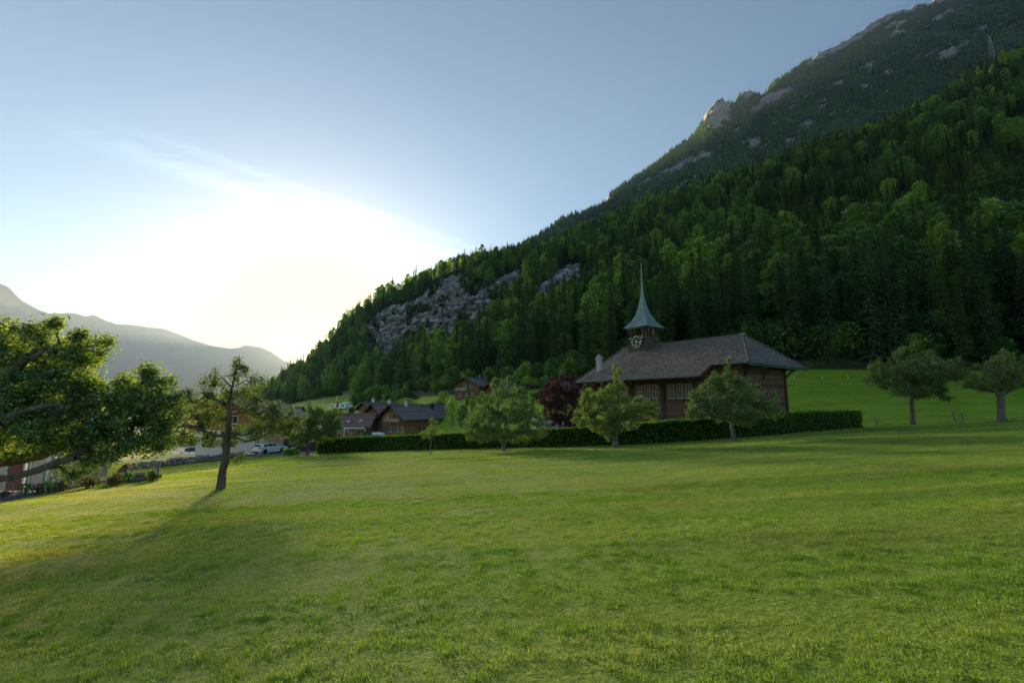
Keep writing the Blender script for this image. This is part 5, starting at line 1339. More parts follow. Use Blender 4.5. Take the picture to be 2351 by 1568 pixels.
for p in (((-.8, -3.3, -5.0), (8.2, -3.3, -5.0), (6.4, .9, -2.6), (1.4, .9, -2.6)), ((-.8, 4.0, -4.6), (-.8, -3.3, -5.0), (1.4, .9, -2.6), (1.2, 3.6, -2.6)), ((8.2, -3.3, -5.0), (8.2, 4.0, -4.6), (6.6, 3.6, -2.6), (6.4, .9, -2.6)), ((1.4, .9, -2.6), (6.4, .9, -2.6), (6.4, 3.6, -2.55), (1.4, 3.6, -2.55))):
    courses(*p, 14).build('roof_face', M_rgrey, an)
MB().box((-.6, -3.1, -5.12), (8.0, 3.9, -5.03)).build('soffit', M_soffit, an)
window(A, (15.6, -10.61, -6.0), (1, 0, 0), (0, 0, 1), (0, -1, 0), .8, .6, 1, 1)
# --- B and C behind it, to the left
B = chalet('chalet', 'middle timber chalet with steep gable and pale boards left of the balcony house', (-37.3, 125.5), RA, 15.0, 4.6, -2.0, 1.33, -8.8, 1.6, 1.1, M_wood_g, M_rgrey, M_wood_d)
for y in (1.6, -.2): gwin(B, y, -3.2, .8, 1.3, True); gwin(B, y, -6.1, .9, 1.7, True)
chimney(B, 5.0, .3, .6, 2.3, .6)
C_ = chalet('chalet', 'rearmost small timber chalet gable at the left of the chalet row', (-45.0, 140.5), RA, 13.0, 3.7, -.6, 1.75, -9.5, 1.3, 1.0, M_wood_w, M_rgrey)
gwin(C_, 0, -1.6, .7, 1.2, False); chimney(C_, 3.2, .2, 1.2, 2.9, .6)
# --- red roofed house
RD = chalet('house', 'low house with reddish-brown roof and four skylights left of the chalets', (-50.0, 121.0), 0.02, 14.5, 5.4, -4.35, -1.1, -9.4, .8, .9, M_wood_d, M_rred)
for x, f, w, h in ((3.2, .80, .8, .8), (4.2, .40, 1.3, .9), (8.2, .38, .9, 1.1), (11.2, .42, .9, 1.1)): skylight(RD, x, f, 5.4, -4.35, -1.1, -1, w, h)
for x, f in ((7.2, .82), (7.5, .80), (9.6, .34)): vent(RD, x, f, 5.4, -4.35, -1.1)
swin(RD, 3.2, -6.3, -1, 1.6, 2.0, False, 2, 1); swin(RD, 6.2, -6.5, -1, 1.4, 1.3, False, 2, 1)
# --- brown house with dormer, and the one behind
DD = chalet('house', 'brown-roofed house with flat white dormer behind the bushy fruit tree', (-79.0, 158.0), 0.06, 16.0, 6.0, -5.6, -1.0, -11, .9, 1.0, M_wood_d, M_rred)
dm = MB().box((5.2, -5.4, -3.6), (10.2, -2.2, -2.35)).build('dormer', M_wood_d, DD)
MB().box((4.8, -5.9, -2.35), (10.6, -1.9, -2.12)).build('dormer_roof', M_white, dm)
for x in (6.4, 8.2): window(DD, (x, -5.42, -3.0), (1, 0, 0), (0, 0, 1), (0, -1, 0), 1.1, .9, 2, 1)
MB().tube([(9.0, -2.6, -2.4), (9.0, -2.6, -.2)], .22, 8).build('chimney', M_darkmetal, DD); chimney(DD, 3.0, -2.0, -3.0, -1.3, .5)
E1 = chalet('house', 'dark timber house at the back of the village, left of the dormer house', (-93.0, 178.0), 0.1, 12.0, 5.5, -3.4, .1, -12, .9, 1.0, M_wood_d, M_rgrey)
balcony(E1, -3, 3, -5, 1.0, M_wood_d); swin(E1, 4, -4.6, -1, 2.4, 1.0, False); swin(E1, 8, -4.6, -1, 1.4, 1.0, False)
F1 = chalet('house', 'pale-roofed house seen through the old apple tree', (-84.0, 138.0), 0.0, 9.0, 4.2, -4.6, -2.2, -11, .8, .8, M_plaster, tile_mat('roof_pale', (.28, .28, .29), (.46, .46, .47)))
# --- chalet beyond the old apple tree
LC = chalet('chalet', 'wide gabled timber chalet with white ground floor behind the old apple tree', (-42.5, 70.0), math.pi/2 - .04, 13.0, 6.4, -.85, 2.0, -5.4, 1.5, 1.2, plank_mat('chalet_boards_fresh', (.20, .10, .045), (.38, .21, .10), .16), M_rgrey, None, 26, ground=-2.5)
gwin(LC, -.2, -.9, 1.5, 1.2, False, 2, 1)
for y, w in ((3.2, 2.0), (.2, 2.2)): window(LC, (-.08, y, -3.8), (0, -1, 0), (0, 0, 1), (-1, 0, 0), w, 2.2, 2, 1, M_darkmetal)
chimney(LC, 5.0, 2.4, .3, 3.2, .6, M_metal)
gar = empty('garage_wing', (1.0, -9.3, 0), parent=LC)
MB().box((0, -2.8, -5.9), (8, 4.2, -2.4)).build('wall', stone_like('dark_render', (.05, .05, .055), (.09, .09, .095), 3), gar)
MB().box((-.06, 1.6, -5.6), (.02, 4.1, -2.5)).build('upright_cladding', plank_mat('upright_boards_y', (.30, .21, .13), (.48, .36, .24), .22, 1), gar)
MB().box((-.9, -3.4, -2.4), (8.6, 4.9, -2.2)).build('flat_roof', M_rgrey, gar)
MB().box((-.05, -2.4, -5.7), (.03, 1.2, -3.1)).build('garage_door', M_darkmetal, gar)
# --- chalets up on the slope
c1 = hit(1078, 914); S1 = chalet('chalet', 'brown timber chalet with balcony standing on the slope below the wood', (c1.x - 1.0, c1.y + 1.0), 1.05, 12.0, 5.6, c1.z + 3.4, c1.z + 6.2, c1.z - .4, 1.3, 1.2, M_wood_d, M_rgrey, courses_n=16)
for y in (2.4, -.0, -2.2): gwin(S1, y, c1.z + 1.1, .8, .9, True)
for y in (.6, -1.6): gwin(S1, y, c1.z + 3.6, .9, .9, True)
balcony(S1, -.6, 3.4, c1.z + 2.2, 1.0, M_wood_v, .9); chimney(S1, 5.5, -1.0, c1.z + 5.2, c1.z + 7.1, .5, M_metal, False); chimney(S1, 7.5, -2.0, c1.z + 4.8, c1.z + 6.9, .5, M_metal, False)
c2 = hit(1140, 914); S2 = chalet('chalet', 'smaller dark chalet with a steep gable next to the slope chalet, above the apple tree', (c2.x - 1.5, c2.y + 2.5), .75, 11.0, 4.6, c2.z + 1.0, c2.z + 4.2, c2.z - .6, 1.2, 1.0, M_wood_d, M_rgrey, courses_n=16)
gwin(S2, -1.0, c2.z + .9, .8, 1.0, False); chimney(S2, 6, -.6, c2.z + 3, c2.z + 5.2, .6, M_plaster, False)
S3 = chalet('chalet', 'timber chalet half hidden behind the copper maple', (9.0, 100.0), .85, 9.0, 3.7, 3.8, 6.3, -.8, 1.2, 1.0, M_wood_w, M_rgrey, courses_n=16)
gwin(S3, 0.4, 2.0, .9, 1.1, False); gwin(S3, -1.6, 2.0, .9, 1.1, False)
# --- house behind the big apple tree at the left edge
NH_ = chalet('house', 'tall gabled house mostly hidden behind the large apple tree', (-35.0, 26.7), math.radians(140), 12.0, 8.0, 2.75, 8.9, -4.6, 1.3, 1.2, M_wood_w, tile_mat('roof_brown', (.06, .045, .04), (.14, .10, .09)), None, 24, ground=-1.6, plaster=stone_like('beige_render', (.30, .25, .20), (.42, .36, .30), 2))
gwin(NH_, -4.0, .6, 1.2, 1.3, False); gwin(NH_, -1.0, .6, 1.2, 1.3, False); gwin(NH_, -1.5, 3.6, 1.0, 1.2, False)

# ================================================================== YARDS, WALLS, VEHICLES, SMALL THINGS
M_asph = stone_like('asphalt', (0.045, 0.045, 0.05), (0.085, 0.085, 0.09), 6, 0.9, 0.4, 0.01, 0.25, world=True)
M_pave = stone_like('pale_paving', (0.14, 0.145, 0.155), (0.24, 0.245, 0.25), 3, 0.85, 0.3, 0.01, 0.3, world=True)
M_stone = stone_like('field_stone', (0.14, 0.135, 0.13), (0.42, 0.40, 0.37), 5, 0.9, 0.6, 0.03, 0.25)
M_timber = stone_like('grey_timber', (0.10, 0.09, 0.08), (0.26, 0.235, 0.20), 5, 0.9, 0.5, 0.01, 0.2, (1, 1, .25))
def drape(name, poly, mat, lift=0.02, step=0.7):
    """a paved sheet laid over the ground, cut to a polygon, with a real edge"""
    poly = [(p[0], p[1]) for p in poly]; bm = bmesh.new(); vs = [bm.verts.new((x, y, 0)) for x, y in poly]; f = bm.faces.new(vs)
    xs = [p[0] for p in poly]; ys = [p[1] for p in poly]
    for x in np.arange(min(xs) + step, max(xs), step):
        bmesh.ops.bisect_plane(bm, geom=bm.verts[:] + bm.edges[:] + bm.faces[:], plane_co=(x, 0, 0), plane_no=(1, 0, 0))
    for y in np.arange(min(ys) + step, max(ys), step):
        bmesh.ops.bisect_plane(bm, geom=bm.verts[:] + bm.edges[:] + bm.faces[:], plane_co=(0, y, 0), plane_no=(0, 1, 0))
    for v in bm.verts: v.co.z = land(v.co.x, v.co.y) + lift
    bm.normal_update()
    if sum(fc.normal.z for fc in bm.faces) < 0: bmesh.ops.reverse_faces(bm, faces=bm.faces[:])
    me = bpy.data.meshes.new(name); bm.to_mesh(me); bm.free(); me.materials.append(mat); o = obj(name, me); tag(o, kind='structure'); return o
drape('driveway', DRIVE, M_asph, 0.03, 1.2)
drape('patio', PATIO, M_pave, 0.05, 1.2)
drape('yard', YARD, M_asph, 0.02, 0.8)
drape('parking_place', hp((1215, 985), (1350, 985), (1345, 968), (1235, 966)), M_pave, 0.04, 1.6)

# --- dry stone wall of field stones
def rock_mesh(seed, mat):
    g = np.random.default_rng(seed); bm = bmesh.new(); bmesh.ops.create_icosphere(bm, subdivisions=2, radius=0.5)
    dirs = unit(g.normal(size=(9, 3))); lim = g.uniform(.28, .46, 9)
    for v in bm.verts:
        p = np.array(v.co)
        for d, l in zip(dirs, lim):
            e = p @ d - l
            if e > 0: p = p - d * e * .85
        v.co = p * np.array([1.15, .9, .8])
    me = bpy.data.meshes.new('stone'); bm.to_mesh(me); bm.free(); me.materials.append(mat); me.polygons.foreach_set('use_smooth', [False] * len(me.polygons)); return me
ROCKS = [rock_mesh(300 + i, M_stone) for i in range(7)]
def stone_wall(name, label, pts, h, size, seed):
    g = random.Random(seed); p0 = pts[0]; o = empty(name, (p0[0], p0[1], land(*p0[:2])), 0, label, 'stone wall')
    for a, b in zip(pts[:-1], pts[1:]):
        L = math.hypot(b[0]-a[0], b[1]-a[1]); n = int(L / size)
        for i in range(n):
            z = 0.0; row = 0
            while z < h:
                f = (i + .5 * (row % 2) + g.uniform(-.15, .15)) / n; x = a[0] + (b[0]-a[0])*f; y = a[1] + (b[1]-a[1])*f; s = size * g.uniform(.8, 1.45)
                gz = land(x, y); hh = s * .62
                q = obj('stone', ROCKS[g.randrange(7)], o, (x - p0[0] + g.uniform(-.06, .06), y - p0[1] + g.uniform(-.08, .08), gz - o.location.z + z + hh * .45), (g.uniform(-.3, .3), g.uniform(-.3, .3), g.uniform(0, 6.28)))
                q.scale = (s * 1.1, s, s * g.uniform(.75, 1.0)); z += hh * .85; row += 1
    return o
stone_wall('stone_wall', 'low dry wall of grey field stones below the chalet patio', hp((300, 1079), (392, 1069), (450, 1062), (558, 1047)), 0.42, 0.50, 5)

# --- greenhouse with translucent panels
m = newmat('frosted_panel'); t = NT(m)
tr = t.n('ShaderNodeBsdfTranslucent'); tr.inputs[0].default_value = (0.75, 0.78, 0.82, 1); gl = t.n('ShaderNodeBsdfGlossy'); gl.inputs['Roughness'].default_value = 0.25; df = t.n('ShaderNodeBsdfDiffuse'); t.l(t.ramp(t.noise(t.pos(), 1.1, 3), [(.35, (.20, .22, .26)), (.65, (.38, .37, .36))]), df.inputs[0])
m1 = t.n('ShaderNodeMixShader'); m1.inputs[0].default_value = .18; t.l(df.outputs[0], m1.inputs[1]); t.l(tr.outputs[0], m1.inputs[2]); m2 = t.n('ShaderNodeMixShader'); m2.inputs[0].default_value = .22; t.l(m1.outputs[0], m2.inputs[1]); t.l(gl.outputs[0], m2.inputs[2])
t.l(m2.outputs[0], t.n('ShaderNodeOutputMaterial').inputs[0]); M_frost = m
M_redp = stone_like('red_panel', (0.26, 0.075, 0.04), (0.40, 0.13, 0.07), 3, 0.6, 0.1)
GH = empty('greenhouse', (-20.9, 21.0, -2.62), 0, 'white-framed greenhouse with translucent panels and a red door below the big apple tree', 'greenhouse')
ghx = [0.0, -.78, -1.05 - .0, -1.85, -2.65, -3.45, -4.25, -5.05, -5.85, -6.65]
back = Vector((-1.1, 4.35, 0.0))
MB().box((-7.4, .02, -.5), (.06, .25, .3)).build('plinth', M_concrete, GH)
MB().bar((0.02, .12, -.1), tuple(back + Vector((.02, 0, -.35))), .22, .9).build('plinth', M_concrete, GH)
for i, x in enumerate(ghx):
    MB().box((x - .045, .06, .3), (x + .045, .15, 2.5)).build('post', M_white, GH)
    if i:
        x0 = ghx[i - 1]
        if abs(x - x0) > .4:
            MB().box((x + .045, .09, .32), (x0 - .045, .105, 2.46)).build('door' if i == 3 else 'panel', M_redp if i == 3 else M_frost, GH)
for i in range(1, 7):
    p = back * (i / 6); MB().bar(p + Vector((0, .1, .28 - .05*i)), p + Vector((0, .1, 2.5 - .03*i)), .07).build('post', M_white, GH)
    q = back * ((i - 1) / 6); MB().add([q + Vector((0, .11, .28)), p + Vector((0, .11, .25)), p + Vector((0, .11, 2.45)), q + Vector((0, .11, 2.48)), q + Vector((-.02, .11, .28)), p + Vector((-.02, .11, .25)), p + Vector((-.02, .11, 2.45)), q + Vector((-.02, .11, 2.48))], [(0,1,2,3),(7,6,5,4),(0,4,5,1),(1,5,6,2),(2,6,7,3),(3,7,4,0)]).build('panel', M_frost, GH)
MB().box((-7.4, .05, 2.5), (.1, .17, 2.6)).build('top_rail', M_white, GH)
MB().bar((0, .1, 2.55), tuple(back + Vector((0, .1, 2.4))), .12, .1).build('top_rail', M_white, GH)
MB().add([(.15, 0, 2.62), (-7.4, 0, 2.62), (-7.9, 4.6, 3.4), (-1.0, 4.6, 3.4), (.15, 0, 2.58), (-7.4, 0, 2.58), (-7.9, 4.6, 3.36), (-1.0, 4.6, 3.36)], [(0,1,2,3),(7,6,5,4),(0,4,5,1),(1,5,6,2),(2,6,7,3),(3,7,4,0)]).build('roof_panel', M_frost, GH)
# --- wire mesh fence
fp = [hit(x, y) for x, y in ((-40, 1155), (27, 1142), (95, 1132), (162, 1125), (225, 1115), (290, 1104), (349, 1098), (361, 1104))]
FE = empty('wire_fence', fp[0], 0, 'sagging wire mesh fence on thin posts along the greenhouse yard', 'fence')
o0 = fp[0]
for i, p in enumerate(fp):
    d = p - o0; top = d + Vector((.02, 0, 1.0)); MB().tube([d - Vector((0, 0, .2)), top], .045 if i == len(fp) - 1 else .022, 6).build('post', M_timber if i == len(fp) - 1 else M_metal, FE)
mb = MB()
for a, b in zip(fp[:-1], fp[1:]):
    a = a - o0; b = b - o0; L = (b - a).length; n = max(2, int(L / .11))
    for zz in (.05, .5, .95): mb.bar(a + Vector((0, 0, zz)), b + Vector((0, 0, zz)), .004)
    for i in range(-9, n):
        for sg in (1, -1):
            f0, f1 = i / n, (i + 9) / n; z0, z1 = .02, .98
            if f0 < 0: z0 = z0 + (z1 - z0) * (-f0) / (f1 - f0); f0 = 0
            if f1 > 1: z1 = z0 + (z1 - z0) * (1 - f0) / (f1 - f0); f1 = 1
            if sg < 0: z0, z1 = 1 - z0, 1 - z1
            mb.bar(a + (b - a)*f0 + Vector((0, 0, z0)), a + (b - a)*f1 + Vector((0, 0, z1)), .0035)
tag(mb.build('wire_mesh', M_metal, FE), kind='stuff')

# --- bushes and single trees
def bush(name, label, c, rx, ry, rz, mat, n=1500, leaf=.2, cat='shrub', group=None, seed=1, stem=True, lobes=9, up=.4, droop=0.1):
    """c: foot of the bush on the land"""
    g = np.random.default_rng(seed); o = empty(name, c, 0, label, cat, group); C = []
    for i in range(lobes):
        u = unit(g.normal(size=3) + np.array([0, 0, .35])); lc = u * np.array([rx, ry, rz]) * g.uniform(.35, .62) + np.array([0, 0, rz * 1.02]); k = n // lobes
        v = unit(g.normal(size=(k, 3)) + u * .5); C.append(lc + v * np.array([rx, ry, rz]) * g.uniform(.36, .52, (k, 1)))
    C = np.concatenate(C); C[:, 2] = np.maximum(C[:, 2], .06)
    V, F = rand_leaves(g, C, leaf, up, .65, droop); obj('crown', np_mesh('crown', V, F, [mat]), o)
    ps = [(np.array([[0, 0, -.1], [g.normal(0, .1*rx), g.normal(0, .1*ry), rz*.8], [g.normal(0, .3*rx), g.normal(0, .3*ry), rz*1.5]]), [max(.03, rx*.06), max(.02, rx*.045), .01]) for _ in range(4)]
    TV, TF = tube_np(ps, 5); obj('trunk', np_mesh('trunk', TV, TF, [M_bark], True), o); return o
L_thuja = leaf_mat('leaf_thuja', [(0, (.015, .04, .025)), (.6, (.03, .07, .04)), (1, (.06, .11, .05))], trans=.15, inst=.05, gloss=.03)
L_lime = leaf_mat('leaf_lime', [(0, (.10, .16, .01)), (.6, (.2, .29, .015)), (1, (.34, .40, .04))], trans=.3, inst=.05, gloss=.03)
L_dry = leaf_mat('leaf_dry', [(0, (.05, .05, .02)), (.6, (.10, .11, .04)), (1, (.22, .19, .08))], trans=.3, inst=.05, gloss=.03)
def foot(px, py, Y): p = P(px, py, Y); return Vector((p.x, p.y, land(p.x, p.y)))
def pxbush(name, label, px, py, rx, ry, Y, mat, **kw):
    """round bush with its picture outline (px) at distance Y, standing on the land"""
    m_ = Y / FPX; top = P(px, py - ry, Y).z; f = foot(px, py, Y); h = max(.3, top - f.z); return bush(name, label, f, rx * m_, rx * m_ * .9, h / 2.05, mat, **kw)
pxbush('conifer_bush', 'rounded dark blue-green conifer bush behind the hedge near the van', 836, 993, 19, 16, 63.0, L_thuja, n=2600, leaf=.16, seed=51)
pxbush('lime_bush', 'bright yellow-green little bush at the hedge in front of the dark conifer bush', 828, 1000, 10, 9, 59.0, L_lime, n=1300, leaf=.13, seed=52)
pxbush('driveway_shrub', 'dark leafy shrub at the meadow edge beside the driveway', 670, 1038, 20, 10, 54.5, L_broad, n=1300, leaf=.22, seed=53)
pxbush('round_tree', 'single round broadleaf tree on the far meadow above the chalet row', 868, 905, 27, 20, 215.0, L_broad, n=2600, leaf=1.0, cat='tree', seed=54)
pxbush('round_tree', 'tall rounded broadleaf tree on the slope between chalet row and slope chalet', 974, 896, 28, 28, 180.0, L_broad, n=3000, leaf=.95, cat='tree', seed=55)
pxbush('round_tree', 'dark broad tree beyond the flagpole on the far meadow', 752, 908, 19, 20, 330.0, L_broad, n=2200, leaf=1.4, cat='tree', seed=56)
pxbush('round_tree', 'rounded tree at the foot of the far wood left of the flagpole', 722, 912, 14, 16, 350.0, L_broad, n=1800, leaf=1.4, cat='tree', seed=57)
pxbush('spruce_bush', 'small dark pointed conifer between caravans and chalet row', 808, 948, 8, 14, 170.0, L_spruce, n=900, leaf=.5, seed=58)
pxbush('yard_shrub', 'tall brown-green clipped shrub at the corner of the greenhouse', 289, 1076, 17, 14, 27.5, L_dry, n=1800, leaf=.09, seed=59)
for i, (px, py, rx, ry, Y, lab) in enumerate([(1040, 921, 18, 12, 112, 'rounded shrub at the left foot of the slope chalet'), (1062, 936, 16, 9, 106, 'low shrub on the grass below the slope chalet'), (1085, 921, 13, 8, 112, 'shrub in front of the slope chalet, beside its garden hedge'),
        (1020, 905, 14, 10, 140, 'shrub between the tall rounded tree and the slope chalet'), (1200, 900, 22, 16, 112, 'large shrub between the slope chalets and the copper maple'), (1232, 912, 18, 14, 104, 'shrub just left of the chalet behind the copper maple'), (1215, 880, 26, 16, 122, 'broad shrub at the wood edge right of the slope chalets'),
        (1250, 880, 20, 18, 118, 'tall shrub at the wood edge above the copper maple'), (1110, 948, 18, 10, 102, 'shrub above the long roof of the large chalet'), (1090, 962, 14, 9, 98, 'dark shrub beside the right end of the large chalet roof'), (1180, 935, 14, 8, 100, 'shrub peeping over the broad round-crowned apple tree'),
        (935, 922, 16, 10, 165, 'shrub above the chimney of the large chalet'), (905, 915, 16, 12, 185, 'shrub between the single round tree and the tall rounded tree'), (1260, 940, 12, 10, 92, 'small shrub at the left side of the copper maple crown'), (1005, 925, 12, 8, 138, 'small shrub above the right end of the large chalet roof')]):
    pxbush('garden_shrub', lab, px, py, rx, ry, Y, L_broad, n=1100, leaf=.36, group='shrubs on the grassy slope', seed=70 + i)
for i, (px, py, rx, ry, Y) in enumerate([(812, 920, 14, 16, 205), (832, 916, 16, 16, 215), (850, 924, 12, 12, 190), (892, 918, 15, 15, 200), (915, 912, 16, 18, 195), (936, 914, 14, 16, 188), (955, 922, 12, 11, 175), (1008, 908, 14, 14, 165)]):
    pxbush('hillside_tree', 'dark leafy tree standing directly behind the chalet row', px, py, rx, ry, Y, L_broad, n=1500, leaf=.75, cat='tree', group='trees behind the chalet row', seed=120 + i)
g = random.Random(4)
for i in range(16):
    f = i / 15; a = fp[1].lerp(fp[-1], f); x, y = a.x + g.uniform(-.5, .2), a.y + g.uniform(-.1, .5)
    bush('weed_clump', 'clump of tall weeds growing along the wire fence', (x, y, land(x, y)), g.uniform(.2, .45), g.uniform(.2, .4), g.uniform(.12, .32), L_dry if g.random() < .5 else L_broad, 260, .09, 'weeds', 'weeds along the wire fence', 90 + i, lobes=5)
lp = foot(305, 1092, 24.6)
LG = empty('log_pile', lp, 0.2, 'small pile of grey logs lying by the fence corner', 'logs')
for i, (x, z) in enumerate(((-.35, .12), (-.1, .12), (.15, .12), (-.22, .33), (.03, .33))): MB().tube([(-.9 + i*.05, x, z), (.8, x + .03, z + .01)], [.12, .11], 9).build('log', M_timber, LG)
# low hedge and garden hedge behind the long one
h2 = [(hit(858, 1009).x, 58.5), (hit(940, 1009).x + 1.2, 55.5)]
h2 = [( -18.6, 60.0), (-14.5, 58.5), (-10.0, 57.0), (-7.6, 56.0)]
make_hedge([(x, y, land(x, y), land(x, y) + 1.62) for x, y in h2], 1.0, 'short low hedge behind the long hedge in front of the large chalet', .14, 110, 8)
c9 = hit(1084, 928); make_hedge([(c9.x - 2.2, c9.y, land(c9.x-2.2, c9.y), land(c9.x-2.2, c9.y) + 1.6), (c9.x + 1.6, c9.y - .6, land(c9.x+1.6, c9.y-.6), land(c9.x+1.6, c9.y-.6) + 1.6)], 1.2, 'small clipped garden hedge in front of the slope chalet', .25, 60, 9)

# --- vehicles
M_carw = newmat('white_car_paint'); t = NT(M_carw); t.principled(t.ramp(t.noise(t.objco(), 2.5, 4), [(.4, (.72, .73, .74)), (.6, (.80, .80, .80))]), .25, 0, .5, None, **{'Coat Weight': .6, 'Coat Roughness': .06})
M_carb = newmat('blue_car_paint'); t = NT(M_carb); t.principled(t.ramp(t.noise(t.objco(), 2.5, 4), [(.4, (.18, .30, .48)), (.6, (.22, .35, .54))]), .3, .2, .5, None, **{'Coat Weight': .5})
M_tyre = stone_like('tyre_rubber', (.012, .012, .012), (.03, .03, .03), 10, .85, .2)
M_rim = stone_like('alloy_rim', (.35, .36, .37), (.55, .56, .57), 8, .35, .05, metal=.8)
M_tail = stone_like('tail_lamp_red', (.35, .02, .02), (.5, .04, .03), 6, .25, 0)
M_lamp = stone_like('head_lamp_clear', (.55, .57, .6), (.75, .77, .8), 6, .12, 0)
M_trim = stone_like('black_trim', (.015, .015, .016), (.03, .03, .032), 8, .6, .1)
def vehicle(name, label, loc, rz, low, top, width, taper, paint, wheels, wr, glass, extras, cat):
    """low / top: side outlines (x, z); width at the belt; taper: half width at the roof"""
    o = empty(name, loc, rz, label, cat); W = width / 2
    mb = MB(); n = len(low); ring = [(x, z) for x, z in low]
    for (s0, s1) in ((-1, 1),):
        V = []; ins = [.06, .0, .0, .06]; ys = [-W, -W + .07, W - .07, W]
        for k, y in enumerate(ys):
            cx_ = sum(p[0] for p in ring) / n; cz_ = sum(p[1] for p in ring) / n
            for x, z in ring: V.append((x + (cx_ - x) * ins[k] * .35, y, z + (cz_ - z) * ins[k]))
        F = [tuple(range(n)), tuple(range(3*n, 4*n))[::-1]] + [(k*n+i, (k+1)*n+i, (k+1)*n+(i+1) % n, k*n+(i+1) % n) for k in range(3) for i in range(n)]
        mb.add(V, F)
    mb.build('body', paint, o, bevel=.035)
    n = len(top); zb = min(z for x, z in top); zt = max(z for x, z in top)
    def hw(z): f = (z - zb) / (zt - zb); return (W - .05) * (1 - f) + taper * f
    V = [(x, s*hw(z), z) for s in (-1, 1) for x, z in top]
    MB().add(V, [tuple(range(n)), tuple(range(n, 2*n))[::-1]] + [(i, n+i, n+(i+1) % n, (i+1) % n) for i in range(n)]).build('cabin', paint, o, bevel=.05)
    for poly in glass:      # side panes on both sides
        for s in (-1, 1): 
            V = [(x, s*(hw(z) + .006), z) for x, z in poly] + [(x, s*(hw(z) - .02), z) for x, z in poly]; k = len(poly)
            MB().add(V, [tuple(range(k)), tuple(range(k, 2*k))[::-1]] + [(i, k+i, k+(i+1) % k, (i+1) % k) for i in range(k)]).build('side_window', M_glass, o)
    for x in wheels:
        for s in (-1, 1):
            w = empty('wheel', (x, s*(W - .09), wr), parent=o)
            prof = [(wr*.60, -.1), (wr*.93, -.1), (wr, -.06), (wr, .06), (wr*.93, .1), (wr*.60, .1)]
            q = MB().lathe(prof, 20).build('tyre', M_tyre, w, True); q.rotation_euler = (math.pi/2, 0, 0)
            mb = MB(); mb.lathe([(.05, .085), (wr*.62, .085), (wr*.62, .04), (.05, .03)], 16)
            for k in range(5):
                a = k * 6.283 / 5; mb.bar((.04*math.cos(a), .04*math.sin(a), .095), (wr*.6*math.cos(a), wr*.6*math.sin(a), .095), .06, .03)
            q = mb.build('rim', M_rim, w); q.rotation_euler = (-s*-math.pi/2, 0, 0) if s < 0 else (-math.pi/2, 0, 0)
            MB().add([(x + wr*1.14*math.cos(a), s*(W + .004), wr + wr*1.14*math.sin(a)) for a in np.linspace(-.15, math.pi + .15, 14)], [tuple(range(14))]).build('wheel_arch', M_trim, o)
    for nm, a, b, mt in extras: MB().box(a, b).build(nm, mt, o, bevel=.015)
    return o
low = [(.08, .28), (.0, .45), (.03, .72), (.10, .98), (1.5, 1.0), (3.25, .99), (3.95, .90), (4.36, .74), (4.53, .56), (4.55, .36), (4.45, .22), (3.9, .2), (.6, .2)]
top = [(.10, .96), (.42, 1.40), (.75, 1.45), (1.9, 1.47), (2.55, 1.42), (3.30, .97)]
gl = [[(.62, 1.02), (.70, 1.32), (.95, 1.36), (1.25, 1.37), (1.25, 1.02)], [(1.32, 1.02), (1.32, 1.375), (2.05, 1.385), (2.05, 1.02)], [(2.12, 1.02), (2.12, 1.385), (2.42, 1.355), (2.95, 1.02)]]
cp = hit(584, 1044.5); cz = land(cp.x, cp.y) + .03
vehicle('estate_car', 'white estate car with roof rails parked on the driveway', (cp.x, cp.y + .2, cz), math.radians(66), low, top, 1.80, .60, M_carw, (.80, 3.52), .325, gl,
    [('roof_rail', (.6, -.60, 1.47), (2.3, -.56, 1.52), M_metal), ('roof_rail', (.6, .56, 1.47), (2.3, .60, 1.52), M_metal), ('tail_lamp', (-.01, -.88, .80), (.22, -.55, .95), M_tail), ('tail_lamp', (-.01, .55, .80), (.22, .88, .95), M_tail),
     ('head_lamp', (4.15, -.84, .62), (4.42, -.5, .76), M_lamp), ('head_lamp', (4.15, .5, .62), (4.42, .84, .76), M_lamp), ('bumper', (-.03, -.84, .26), (.10, .84, .42), M_trim), ('number_plate', (-.035, -.25, .62), (.02, .25, .73), M_white), ('mirror', (2.78, -1.02, 1.0), (2.92, -.84, 1.14), M_carw), ('mirror', (2.78, .84, 1.0), (2.92, 1.02, 1.14), M_carw)], 'car').children
ec = [o for o in bpy.data.objects if o.name == 'estate_car'][0]
MB().add([(.135, -.68, 1.03), (.135, .68, 1.03), (.395, .56, 1.36), (.395, -.56, 1.36), (.16, -.68, 1.03), (.16, .68, 1.03), (.42, .56, 1.36), (.42, -.56, 1.36)], [(0,1,2,3),(7,6,5,4),(0,4,5,1),(1,5,6,2),(2,6,7,3),(3,7,4,0)]).build('rear_window', M_glass, ec)
MB().add([(3.24, -.70, 1.02), (3.24, .70, 1.02), (2.64, .58, 1.39), (2.64, -.58, 1.39), (3.20, -.70, 1.0), (3.20, .70, 1.0), (2.60, .58, 1.37), (2.60, -.58, 1.37)], [(3,2,1,0),(4,5,6,7),(0,1,5,4),(1,2,6,5),(2,3,7,6),(3,0,4,7)]).build('windscreen', M_glass, ec)
lowv = [(.05, .35), (.0, .6), (.0, 1.35), (3.9, 1.35), (4.7, 1.22), (5.25, 1.02), (5.4, .8), (5.4, .4), (5.3, .28), (.3, .28)]
topv = [(.02, 1.33), (.06, 2.5), (.3, 2.62), (3.2, 2.64), (3.75, 2.5), (4.75, 1.3)]
glv = [[(.5, 1.45), (.5, 2.15), (1.9, 2.15), (1.9, 1.45)], [(2.0, 1.45), (2.0, 2.15), (2.95, 2.15), (2.95, 1.45)], [(3.1, 1.42), (3.1, 2.15), (3.85, 2.1), (4.35, 1.42)]]
vp = P(852, 1022, 106.0); vz = Gz(vp.x, 106.0)
